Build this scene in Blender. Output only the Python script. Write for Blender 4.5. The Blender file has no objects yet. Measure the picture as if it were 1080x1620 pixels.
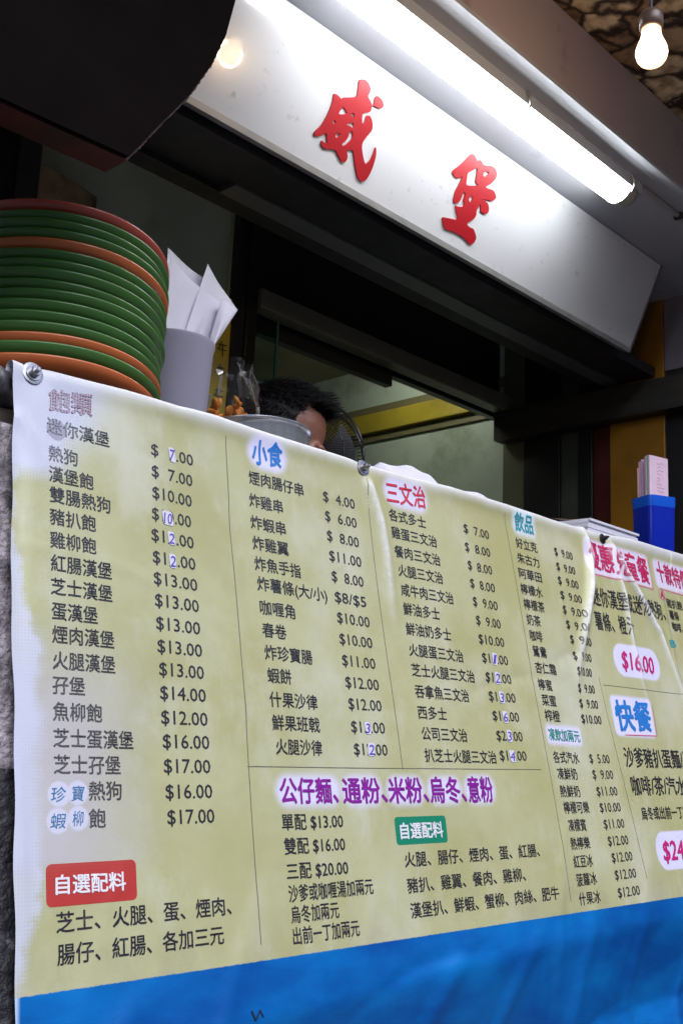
import bpy, bmesh, math, random
import numpy as np
from mathutils import Vector, Matrix

EXPOSURE, SKY, SUN, TUBE, BULB, KITCHEN = 0.58, 0.15, 2.75, 12.5, 10.0, 26.0
# ------------------------------------------------------------------ camera, sky, sun, exposure
S = bpy.context.scene
COL = S.collection
ZC = 1.10                                   # height of the camera above the street
CR = (0.6833983333765496, -0.7287659805159428, 0.04320721676746263)
CU = (-0.1786600514981986, -0.10956650589265662, 0.9777912695382054)
CF = (0.7078469495143814, 0.6759403275653191, 0.20507893513004707)
cam = bpy.data.cameras.new("camera"); camo = bpy.data.objects.new("camera", cam); COL.objects.link(camo)
camo.matrix_world = Matrix(((CR[0], CU[0], -CF[0], 0), (CR[1], CU[1], -CF[1], 0), (CR[2], CU[2], -CF[2], ZC), (0, 0, 0, 1)))
cam.sensor_fit = 'VERTICAL'; cam.sensor_height = 36.0; cam.lens = 1727.47 / 1620 * 36.0
cam.clip_start = 0.02; cam.clip_end = 500
S.camera = camo
S.render.resolution_x, S.render.resolution_y = 682, 1024
S.view_settings.view_transform = 'Standard'; S.view_settings.look = 'None'
S.view_settings.exposure = EXPOSURE; S.view_settings.gamma = 1.0
S.cycles.max_bounces = 8; S.cycles.use_denoising = True
wd = bpy.data.worlds.new("World"); S.world = wd; wd.use_nodes = True
nt = wd.node_tree; sky = nt.nodes.new('ShaderNodeTexSky'); sky.sky_type = 'NISHITA'; sky.sun_disc = False
SUN_EL, SUN_AZ = math.radians(46), math.radians(195)
sky.sun_elevation = SUN_EL; sky.sun_rotation = SUN_AZ; sky.air_density = 1.2; sky.dust_density = 1.5
nt.links.new(sky.outputs[0], nt.nodes['Background'].inputs[0]); nt.nodes['Background'].inputs[1].default_value = SKY
sl = bpy.data.lights.new("overcast_sun", 'SUN'); sl.energy = SUN; sl.angle = math.radians(60); sl.color = (0.82, 0.85, 0.98)
slo = bpy.data.objects.new("overcast_sun", sl); COL.objects.link(slo)
sd = Vector((math.sin(SUN_AZ) * math.cos(SUN_EL), math.cos(SUN_AZ) * math.cos(SUN_EL), math.sin(SUN_EL)))
slo.rotation_euler = sd.to_track_quat('Z', 'Y').to_euler(); slo.location = (0, -3, 5)

# ------------------------------------------------------------------ helpers
rnd = random.Random(7)
def tag(o, label=None, cat=None, group=None, kind=None):
    if label: o['label'] = label
    if cat: o['category'] = cat
    if group: o['group'] = group
    if kind: o['kind'] = kind
    return o
def empty(name, loc=(0, 0, 0), rot=(0, 0, 0)):
    o = bpy.data.objects.new(name, None); COL.objects.link(o); o.location = loc; o.rotation_euler = rot
    o.empty_display_size = 0.05
    return o
def obj(name, bm, m, parent=None, smooth=None, bevel=0):
    me = bpy.data.meshes.new(name); bmesh.ops.recalc_face_normals(bm, faces=bm.faces[:]) if isinstance(bm, bmesh.types.BMesh) else None
    bm.to_mesh(me); bm.free()
    return link(name, me, m, parent, smooth, bevel)
def link(name, me, m, parent=None, smooth=None, bevel=0):
    o = bpy.data.objects.new(name, me); COL.objects.link(o)
    for k in (m if isinstance(m, (list, tuple)) else [m]): me.materials.append(k)
    if parent: o.parent = parent
    if smooth is not None:
        me.shade_smooth()
        if smooth < 180: me.set_sharp_from_angle(angle=math.radians(smooth))
    if bevel:
        b = o.modifiers.new('bevel', 'BEVEL'); b.width = bevel; b.segments = 2; b.limit_method = 'ANGLE'; b.angle_limit = math.radians(40)
    return o
def box(bm, x0, x1, y0, y1, z0, z1, mi=0):
    v = [bm.verts.new(p) for p in ((x0, y0, z0), (x1, y0, z0), (x1, y1, z0), (x0, y1, z0), (x0, y0, z1), (x1, y0, z1), (x1, y1, z1), (x0, y1, z1))]
    for f in ((0, 3, 2, 1), (4, 5, 6, 7), (0, 1, 5, 4), (1, 2, 6, 5), (2, 3, 7, 6), (3, 0, 4, 7)):
        bm.faces.new([v[i] for i in f]).material_index = mi
    return v
def B(*a):
    bm = bmesh.new(); box(bm, *a); return bm
def lathe(bm, prof, seg=48, c=(0, 0, 0), axis='Z', close=False):
    rings = []
    for r, h in prof:
        ring = []
        for i in range(seg):
            a = 2 * math.pi * i / seg; x, y = r * math.cos(a), r * math.sin(a)
            p = (x, y, h) if axis == 'Z' else ((h, x, y) if axis == 'X' else (x, h, y))
            ring.append(bm.verts.new((p[0] + c[0], p[1] + c[1], p[2] + c[2])))
        rings.append(ring)
    for a, b in zip(rings, rings[1:] + ([rings[0]] if close else [])):
        for i in range(seg): bm.faces.new((a[i], a[(i + 1) % seg], b[(i + 1) % seg], b[i]))
    if not close:
        for ring, h in ((rings[0], 0), (rings[-1], -1)):
            if prof[h][0] > 1e-6: bm.faces.new(ring)
    bmesh.ops.remove_doubles(bm, verts=bm.verts[:], dist=1e-6)
def tube(bm, pts, r, seg=10, cap=True):
    pts = [Vector(p) for p in pts]; rs = r if isinstance(r, (list, tuple)) else [r] * len(pts)
    rings = []; up = Vector((0.13, 0.31, 0.94))
    for i, p in enumerate(pts):
        t = (pts[min(i + 1, len(pts) - 1)] - pts[max(i - 1, 0)]).normalized()
        a = t.cross(up); a = a.normalized() if a.length > 1e-4 else t.orthogonal().normalized(); b = t.cross(a)
        rings.append([bm.verts.new(p + rs[i] * (math.cos(k) * a + math.sin(k) * b)) for k in (2 * math.pi * j / seg for j in range(seg))])
    for A_, B_ in zip(rings, rings[1:]):
        for i in range(seg): bm.faces.new((A_[i], A_[(i + 1) % seg], B_[(i + 1) % seg], B_[i]))
    if cap: bm.faces.new(rings[0]); bm.faces.new(rings[-1])
def sheet(bm, fn, nu, nv, mi=0):
    g = [[bm.verts.new(fn(i / nu, j / nv)) for j in range(nv + 1)] for i in range(nu + 1)]
    for i in range(nu):
        for j in range(nv): bm.faces.new((g[i][j], g[i + 1][j], g[i + 1][j + 1], g[i][j + 1])).material_index = mi
    return g

# ---- materials
def mat(name, col, rough=0.6, metal=0.0, var=0.0, scale=8.0, bump=0.0, bscale=40.0, dirt=None, dirt_amt=0.0, dscale=5.0, spec=0.5, coat=0.0, trans=0.0, stretch=None):
    m = bpy.data.materials.new(name); m.use_nodes = True; n = m.node_tree.nodes; l = m.node_tree.links
    p = n['Principled BSDF']; p.inputs['Roughness'].default_value = rough; p.inputs['Metallic'].default_value = metal
    p.inputs['Base Color'].default_value = (*col, 1); p.inputs['Specular IOR Level'].default_value = spec
    p.inputs['Coat Weight'].default_value = coat; p.inputs['Transmission Weight'].default_value = trans
    tc = n.new('ShaderNodeTexCoord'); src = tc.outputs['Object']
    if stretch:
        mp = n.new('ShaderNodeMapping'); mp.inputs['Scale'].default_value = stretch; l.new(src, mp.inputs[0]); src = mp.outputs[0]
    last = None
    if var:
        t = n.new('ShaderNodeTexNoise'); t.inputs['Scale'].default_value = scale; t.inputs['Detail'].default_value = 6; l.new(src, t.inputs[0])
        r = n.new('ShaderNodeMapRange'); r.inputs[1].default_value = .25; r.inputs[2].default_value = .75; r.inputs[3].default_value = 1 - var; r.inputs[4].default_value = 1 + var; l.new(t.outputs[0], r.inputs[0])
        x = n.new('ShaderNodeMix'); x.data_type = 'RGBA'; x.blend_type = 'MULTIPLY'; x.inputs[0].default_value = 1; x.inputs[6].default_value = (*col, 1); l.new(r.outputs[0], x.inputs[7])
        last = x.outputs[2]
    if dirt:
        t = n.new('ShaderNodeTexNoise'); t.inputs['Scale'].default_value = dscale; t.inputs['Detail'].default_value = 9; t.inputs['Roughness'].default_value = .65; l.new(src, t.inputs[0])
        r = n.new('ShaderNodeMapRange'); r.inputs[1].default_value = .62 - dirt_amt * .35; r.inputs[2].default_value = .78 - dirt_amt * .3; l.new(t.outputs[0], r.inputs[0])
        x = n.new('ShaderNodeMix'); x.data_type = 'RGBA'; x.inputs[6].default_value = (*col, 1); x.inputs[7].default_value = (*dirt, 1); l.new(r.outputs[0], x.inputs[0])
        if last: l.new(last, x.inputs[6])
        last = x.outputs[2]
    if last: l.new(last, p.inputs['Base Color'])
    if var or dirt:
        t2 = n.new('ShaderNodeTexNoise'); t2.inputs['Scale'].default_value = scale * 3; l.new(src, t2.inputs[0])
        r2 = n.new('ShaderNodeMapRange'); r2.inputs[3].default_value = max(0, rough - .12); r2.inputs[4].default_value = min(1, rough + .12); l.new(t2.outputs[0], r2.inputs[0]); l.new(r2.outputs[0], p.inputs['Roughness'])
    if bump:
        t = n.new('ShaderNodeTexNoise'); t.inputs['Scale'].default_value = bscale; t.inputs['Detail'].default_value = 5; l.new(src, t.inputs[0])
        b = n.new('ShaderNodeBump'); b.inputs['Strength'].default_value = bump; b.inputs['Distance'].default_value = .01; l.new(t.outputs[0], b.inputs['Height']); l.new(b.outputs[0], p.inputs['Normal'])
    return m
def glow(name, col, strength):
    m = bpy.data.materials.new(name); m.use_nodes = True; n = m.node_tree.nodes; p = n['Principled BSDF']
    p.inputs['Base Color'].default_value = (.8, .8, .8, 1); p.inputs['Emission Color'].default_value = (*col, 1); p.inputs['Emission Strength'].default_value = strength
    return m
Z = lambda z: z + ZC
TEXTS = [
["bun","maroon","飽類",0.6452,0.7039,0.582,0.5899,0.0284],
["bun","ink","迷你漢堡",0.6423,0.7273,0.5456,0.554,0.0197],
["bun","ink","熱狗",0.6444,0.6825,0.5152,0.5152,0.0192],
["bun","ink","漢堡飽",0.6441,0.7028,0.4893,0.4893,0.019],
["bun","ink","雙腸熱狗",0.6445,0.7251,0.464,0.464,0.0189],
["bun","ink","豬扒飽",0.6442,0.7039,0.4373,0.4373,0.0185],
["bun","ink","雞柳飽",0.6438,0.7031,0.4095,0.4095,0.0182],
["bun","ink","紅腸漢堡",0.6443,0.723,0.3822,0.3822,0.018],
["bun","ink","芝士漢堡",0.6439,0.7229,0.3553,0.3553,0.0178],
["bun","ink","蛋漢堡",0.6443,0.7023,0.3274,0.3274,0.0174],
["bun","ink","煙肉漢堡",0.6448,0.7236,0.3013,0.3013,0.0172],
["bun","ink","火腿漢堡",0.6452,0.7242,0.2729,0.2729,0.017],
["bun","ink","孖堡",0.6448,0.6843,0.2461,0.2461,0.0165],
["bun","ink","魚柳飽",0.6452,0.7056,0.2179,0.2179,0.0163],
["bun","ink","芝士蛋漢堡",0.6455,0.7465,0.1901,0.1901,0.0163],
["bun","ink","芝士孖堡",0.6459,0.7285,0.1627,0.1627,0.0159],
["bun","ink","熱狗",0.6878,0.729,0.1356,0.1356,0.0159],
["bun","ink","飽",0.687,0.7076,0.1071,0.1071,0.0155],
["bun","hand","珍",0.6417,0.6598,0.1319,0.1325,0.0153],
["bun","hand","寶",0.6659,0.6822,0.1331,0.133,0.0155],
["bun","hand","蝦",0.6406,0.6593,0.1055,0.1058,0.015],
["bun","hand","柳",0.6669,0.6808,0.1075,0.1079,0.0153],
["bunprice","ink","$  7.00",0.7898,0.858,0.5514,0.5551,0.0169],
["bunprice","ink","$  7.00",0.7893,0.8548,0.523,0.5253,0.0166],
["bunprice","ink","$10.00",0.7888,0.8517,0.4951,0.496,0.0163],
["bunprice","ink","$10.00",0.7864,0.8487,0.4672,0.4672,0.0161],
["bunprice","ink","$12.00",0.7839,0.8509,0.4382,0.4405,0.0158],
["bunprice","ink","$12.00",0.7843,0.8509,0.4109,0.4114,0.0156],
["bunprice","ink","$13.00",0.7838,0.852,0.383,0.3852,0.0154],
["bunprice","ink","$13.00",0.7843,0.852,0.3564,0.3576,0.0152],
["bunprice","ink","$13.00",0.7846,0.8519,0.3286,0.3292,0.0149],
["bunprice","ink","$13.00",0.785,0.8529,0.3012,0.3013,0.0147],
["bunprice","ink","$13.00",0.7863,0.8538,0.2743,0.2741,0.0145],
["bunprice","ink","$14.00",0.7865,0.8547,0.2465,0.2465,0.0143],
["bunprice","ink","$12.00",0.7868,0.8554,0.2187,0.2178,0.0141],
["bunprice","ink","$16.00",0.788,0.8562,0.1918,0.1901,0.0139],
["bunprice","ink","$17.00",0.7882,0.8559,0.1641,0.1622,0.0137],
["bunprice","ink","$16.00",0.7892,0.8566,0.1351,0.1342,0.0134],
["bunprice","ink","$17.00",0.7902,0.8577,0.1078,0.1059,0.0132],
["topping","white","自選配料",0.6463,0.7301,0.0434,0.0422,0.0185],
["topping","ink","芝士、火腿、蛋、煙肉、",0.6465,0.8737,0.0088,0.0064,0.0164],
["topping","ink","腸仔、紅腸、各加三元",0.6468,0.8597,-0.0193,-0.0253,0.0166],
["snack","blue","小食",0.9667,1.0229,0.5925,0.598,0.0354],
["snack","ink","煙肉腸仔串",0.958,1.06,0.5511,0.5567,0.0223],
["snack","ink","炸雞串",0.955,1.0164,0.5201,0.5201,0.0217],
["snack","ink","炸蝦串",0.9541,1.0182,0.4882,0.4882,0.0214],
["snack","ink","炸雞翼",0.9546,1.0202,0.4588,0.4588,0.0211],
["snack","ink","炸魚手指",0.955,1.04,0.4289,0.4309,0.0209],
["snack","ink","炸薯條(大/小)",0.9566,1.0891,0.3996,0.4048,0.0208],
["snack","ink","咖喱角",0.9576,1.0204,0.3696,0.3696,0.0202],
["snack","ink","春卷",0.9582,1.0003,0.3392,0.3392,0.0198],
["snack","ink","炸珍寶腸",0.9585,1.0452,0.3095,0.3095,0.0197],
["snack","ink","蝦餅",0.9597,1.0014,0.2796,0.2796,0.0192],
["snack","ink","什果沙律",0.9597,1.0469,0.2488,0.2488,0.0191],
["snack","ink","鮮果班戟",0.9609,1.0477,0.2192,0.2192,0.0188],
["snack","ink","火腿沙律",0.9642,1.0484,0.1893,0.1893,0.0185],
["snackprice","ink","$  4.00",1.1004,1.1687,0.5532,0.5549,0.0175],
["snackprice","ink","$  6.00",1.101,1.1689,0.5235,0.5248,0.0172],
["snackprice","ink","$  8.00",1.1014,1.17,0.4931,0.4951,0.017],
["snackprice","ink","$11.00",1.1024,1.1713,0.4632,0.4649,0.0168],
["snackprice","ink","$  8.00",1.1035,1.1715,0.4337,0.4338,0.0165],
["snackprice","ink","$8/$5",1.1056,1.1725,0.4033,0.4033,0.0163],
["snackprice","ink","$10.00",1.1059,1.1752,0.3739,0.3729,0.016],
["snackprice","ink","$10.00",1.1059,1.1756,0.343,0.3425,0.0158],
["snackprice","ink","$11.00",1.1066,1.1766,0.3126,0.3121,0.0156],
["snackprice","ink","$12.00",1.1084,1.1783,0.2818,0.2817,0.0153],
["snackprice","ink","$12.00",1.1098,1.1786,0.2522,0.2515,0.0151],
["snackprice","ink","$13.00",1.1107,1.1799,0.2212,0.22,0.0149],
["snackprice","ink","$12.00",1.1117,1.1801,0.1907,0.1898,0.0146],
["sandwich","red","三文治",1.2466,1.3401,0.5903,0.5974,0.0358],
["sandwich","ink","各式多士",1.2468,1.3338,0.5535,0.5535,0.0231],
["sandwich","ink","雞蛋三文治",1.2483,1.3555,0.5248,0.5248,0.0229],
["sandwich","ink","餐肉三文治",1.2506,1.3583,0.4944,0.4944,0.0226],
["sandwich","ink","火腿三文治",1.2542,1.3592,0.4645,0.4645,0.0223],
["sandwich","ink","咸牛肉三文治",1.2551,1.3804,0.4338,0.4338,0.022],
["sandwich","ink","鮮油多士",1.2555,1.34,0.4038,0.4038,0.0216],
["sandwich","ink","鮮油奶多士",1.2553,1.3622,0.3727,0.3727,0.0213],
["sandwich","ink","火腿蛋三文治",1.2562,1.3868,0.3406,0.3406,0.0211],
["sandwich","ink","芝士火腿三文治",1.2555,1.4097,0.31,0.31,0.0209],
["sandwich","ink","吞拿魚三文治",1.2567,1.3877,0.278,0.278,0.0205],
["sandwich","ink","西多士",1.2564,1.3239,0.2469,0.2469,0.0199],
["sandwich","ink","公司三文治",1.2592,1.3673,0.2162,0.2162,0.0198],
["sandwich","ink","扒芝士火腿三文治",1.2594,1.4352,0.1847,0.1847,0.0197],
["sandwichprice","ink","$  7.00",1.4351,1.509,0.5614,0.5655,0.0184],
["sandwichprice","ink","$  8.00",1.4323,1.5044,0.5293,0.532,0.0181],
["sandwichprice","ink","$  8.00",1.4327,1.5025,0.4978,0.5001,0.0178],
["sandwichprice","ink","$  8.00",1.4327,1.5033,0.467,0.4689,0.0176],
["sandwichprice","ink","$  9.00",1.4342,1.5046,0.4363,0.4382,0.0173],
["sandwichprice","ink","$  9.00",1.4363,1.5062,0.4054,0.4067,0.0171],
["sandwichprice","ink","$10.00",1.4365,1.5086,0.3742,0.3756,0.0169],
["sandwichprice","ink","$11.00",1.4388,1.5111,0.3439,0.3447,0.0166],
["sandwichprice","ink","$12.00",1.4413,1.5131,0.3132,0.3131,0.0164],
["sandwichprice","ink","$13.00",1.4415,1.5148,0.2821,0.2821,0.0162],
["sandwichprice","ink","$16.00",1.4433,1.5154,0.2508,0.2508,0.0159],
["sandwichprice","ink","$23.00",1.4451,1.5158,0.2197,0.2191,0.0157],
["sandwichprice","ink","$14.00",1.4455,1.5175,0.1886,0.1881,0.0155],
["drink","teal","飲品",1.5993,1.6569,0.6057,0.6077,0.0346],
["drink","ink","好立克",1.5927,1.6592,0.5651,0.5651,0.0239],
["drink","ink","朱古力",1.5888,1.657,0.5362,0.5362,0.0235],
["drink","ink","阿華田",1.585,1.656,0.5077,0.5077,0.0232],
["drink","ink","檸檬水",1.5829,1.6505,0.4785,0.4785,0.0229],
["drink","ink","檸檬茶",1.5846,1.6487,0.4514,0.4514,0.0226],
["drink","ink","奶茶",1.5861,1.6286,0.4238,0.4238,0.0223],
["drink","ink","咖啡",1.588,1.6265,0.396,0.396,0.022],
["drink","ink","鴛鴦",1.5891,1.6323,0.3684,0.3684,0.0217],
["drink","ink","杏仁霜",1.5889,1.6553,0.3403,0.3403,0.0215],
["drink","ink","檸蜜",1.5901,1.6332,0.311,0.311,0.0212],
["drink","ink","菜蜜",1.5928,1.638,0.2842,0.2842,0.0209],
["drink","ink","榨橙",1.594,1.642,0.2581,0.2581,0.0207],
["cold","ink","各式汽水",1.5974,1.6817,0.1886,0.1886,0.0202],
["cold","ink","凍鮮奶",1.6016,1.6658,0.1615,0.1615,0.0199],
["cold","ink","熱鮮奶",1.6006,1.6647,0.1328,0.1328,0.0196],
["cold","ink","檸檬可樂",1.6032,1.6852,0.1064,0.1064,0.0194],
["cold","ink","凍檬賓",1.6086,1.6656,0.0781,0.0781,0.0191],
["cold","ink","熱檸樂",1.6071,1.6681,0.0493,0.0493,0.0188],
["cold","ink","紅豆冰",1.6077,1.6676,0.021,0.021,0.0186],
["cold","ink","菠蘿冰",1.6082,1.6702,-0.0072,-0.0072,0.0183],
["cold","ink","什果冰",1.6084,1.6723,-0.0361,-0.0361,0.0181],
["cold","green","凍飲加兩元",1.5956,1.6981,0.2263,0.2261,0.0206],
["drinkprice","ink","$  9.00",1.7195,1.7846,0.5694,0.5694,0.0191],
["drinkprice","ink","$  9.00",1.7171,1.7843,0.5403,0.5397,0.0188],
["drinkprice","ink","$  9.00",1.7135,1.787,0.5118,0.5134,0.0186],
["drinkprice","ink","$  9.00",1.7126,1.789,0.4839,0.4852,0.0184],
["drinkprice","ink","$  9.00",1.7124,1.791,0.4556,0.4585,0.0182],
["drinkprice","ink","$  9.00",1.7167,1.7941,0.4285,0.4308,0.018],
["drinkprice","ink","$  9.00",1.7228,1.7975,0.4027,0.4034,0.0178],
["drinkprice","ink","$  9.00",1.7247,1.788,0.3731,0.3727,0.0175],
["drinkprice","ink","$10.00",1.7269,1.78,0.3467,0.3426,0.0173],
["drinkprice","ink","$  9.00",1.7227,1.7802,0.3143,0.3135,0.017],
["drinkprice","ink","$  9.00",1.7191,1.7822,0.2869,0.2858,0.0168],
["drinkprice","ink","$10.00",1.716,1.7842,0.2588,0.2585,0.0166],
["coldprice","ink","$  5.00",1.7186,1.787,0.1896,0.1886,0.0161],
["coldprice","ink","$  9.00",1.7187,1.7888,0.1625,0.1609,0.0159],
["coldprice","ink","$11.00",1.7215,1.7917,0.1336,0.1323,0.0157],
["coldprice","ink","$10.00",1.7216,1.7923,0.1059,0.1051,0.0155],
["coldprice","ink","$11.00",1.7247,1.7941,0.0785,0.0769,0.0153],
["coldprice","ink","$12.00",1.7282,1.797,0.0502,0.049,0.0151],
["coldprice","ink","$12.00",1.7312,1.8011,0.0232,0.0213,0.0149],
["coldprice","ink","$12.00",1.7316,1.8036,-0.0049,-0.007,0.0147],
["coldprice","ink","$12.00",1.7318,1.8059,-0.0332,-0.0356,0.0145],
["setmeal","crimson","優惠兒童餐",1.8403,2.0828,0.586,0.5816,0.0567],
["daily","crimson","十款特價餐",2.1252,2.2996,0.5906,0.5837,0.0461],
["setmeal","ink","迷你漢堡或迷你熱狗、",1.8309,2.1212,0.4993,0.4998,0.0385],
["setmeal","ink","薯條、橙汁",1.8257,1.9679,0.4502,0.4494,0.0367],
["daily","ink","豬扒飽",2.1392,2.2085,0.5226,0.5226,0.0207],
["daily","ink","薯條",2.1409,2.1825,0.4966,0.4966,0.0204],
["daily","ink","咖啡、茶",2.1441,2.224,0.4709,0.4709,0.0203],
["daily","magenta","A",2.1175,2.1347,0.5379,0.5387,0.0161],
["daily","teal","B",2.1175,2.1373,0.4316,0.4321,0.0154],
["setmeal","magenta","$16.00",1.8972,2.0214,0.3796,0.376,0.0337],
["fast","blue","快餐",1.8405,1.9694,0.2702,0.2727,0.0559],
["fast","ink","沙爹豬扒蛋麵/米粉",1.8422,2.1408,0.1874,0.2001,0.0361],
["fast","ink","咖啡/茶/汽水",1.8469,2.0586,0.1389,0.1461,0.0349],
["fast","ink","烏冬或出前一丁加兩元",1.8634,2.0962,0.0886,0.0977,0.0229],
["fast","magenta","$24.00",1.9178,2.0652,0.0262,0.0251,0.0335],
["noodle","purple","公仔麵、",0.9658,1.0719,0.1351,0.1353,0.0314],
["noodle","purple","通粉、",1.0816,1.1692,0.1353,0.1355,0.0331],
["noodle","purple","米粉、",1.1732,1.2575,0.1355,0.1357,0.0346],
["noodle","purple","烏冬、",1.2619,1.3458,0.1357,0.1359,0.036],
["noodle","purple","意粉",1.352,1.413,0.1359,0.1361,0.0373],
["noodle","ink","單配 $13.00",0.9647,1.0766,0.0972,0.0974,0.0185],
["noodle","ink","雙配 $16.00",0.9658,1.0765,0.0688,0.0687,0.0182],
["noodle","ink","三配 $20.00",0.9667,1.0781,0.0401,0.039,0.0179],
["noodle","ink","沙爹或咖喱湯加兩元",0.9669,1.1221,0.0147,0.0129,0.0164],
["noodle","ink","烏冬加兩元",0.9677,1.053,-0.009,-0.0111,0.0159],
["noodle","ink","出前一丁加兩元",0.9677,1.0872,-0.0323,-0.0359,0.0158],
["extra","white","自選配料",1.1887,1.2809,0.0809,0.0807,0.0212],
["extra","ink","火腿、腸仔、煙肉、蛋、紅腸、",1.1911,1.5129,0.0433,0.0431,0.0209],
["extra","ink","豬扒、雞翼、餐肉、雞柳、",1.1907,1.467,0.0095,0.01,0.0204],
["extra","ink","漢堡扒、鮮蝦、蟹柳、肉絲、肥牛",1.1918,1.5491,-0.0215,-0.0231,0.0204]]
DABS = [["7",0.8232,0.5523,0.0103,0.0169],["10",0.8109,0.4644,0.0169,0.016],["2",0.8148,0.4386,0.0109,0.015],["2",0.8149,0.4092,0.0108,0.0156],["3",1.1445,0.2191,0.0119,0.0149],["2",1.1469,0.1898,0.0144,0.0155],["1",1.4736,0.3437,0.0144,0.0172],["2",1.4745,0.3125,0.0161,0.0169],["3",1.4769,0.2807,0.0143,0.0167],["6",1.4775,0.2491,0.0142,0.0164],["3",1.4801,0.2189,0.0142,0.0162],["4",1.4796,0.187,0.0158,0.0159]]
RULES = [[0.9183,0.6033,0.915,-0.0385],[1.199,0.6023,1.2081,0.1641],[1.569,0.6157,1.5833,-0.0376],[1.8036,0.3396,1.8387,-0.0176],[0.9139,0.1637,1.5542,0.1671],[1.8143,0.325,2.1243,0.3251],[2.1325,0.5538,2.1237,0.3237]]
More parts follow.
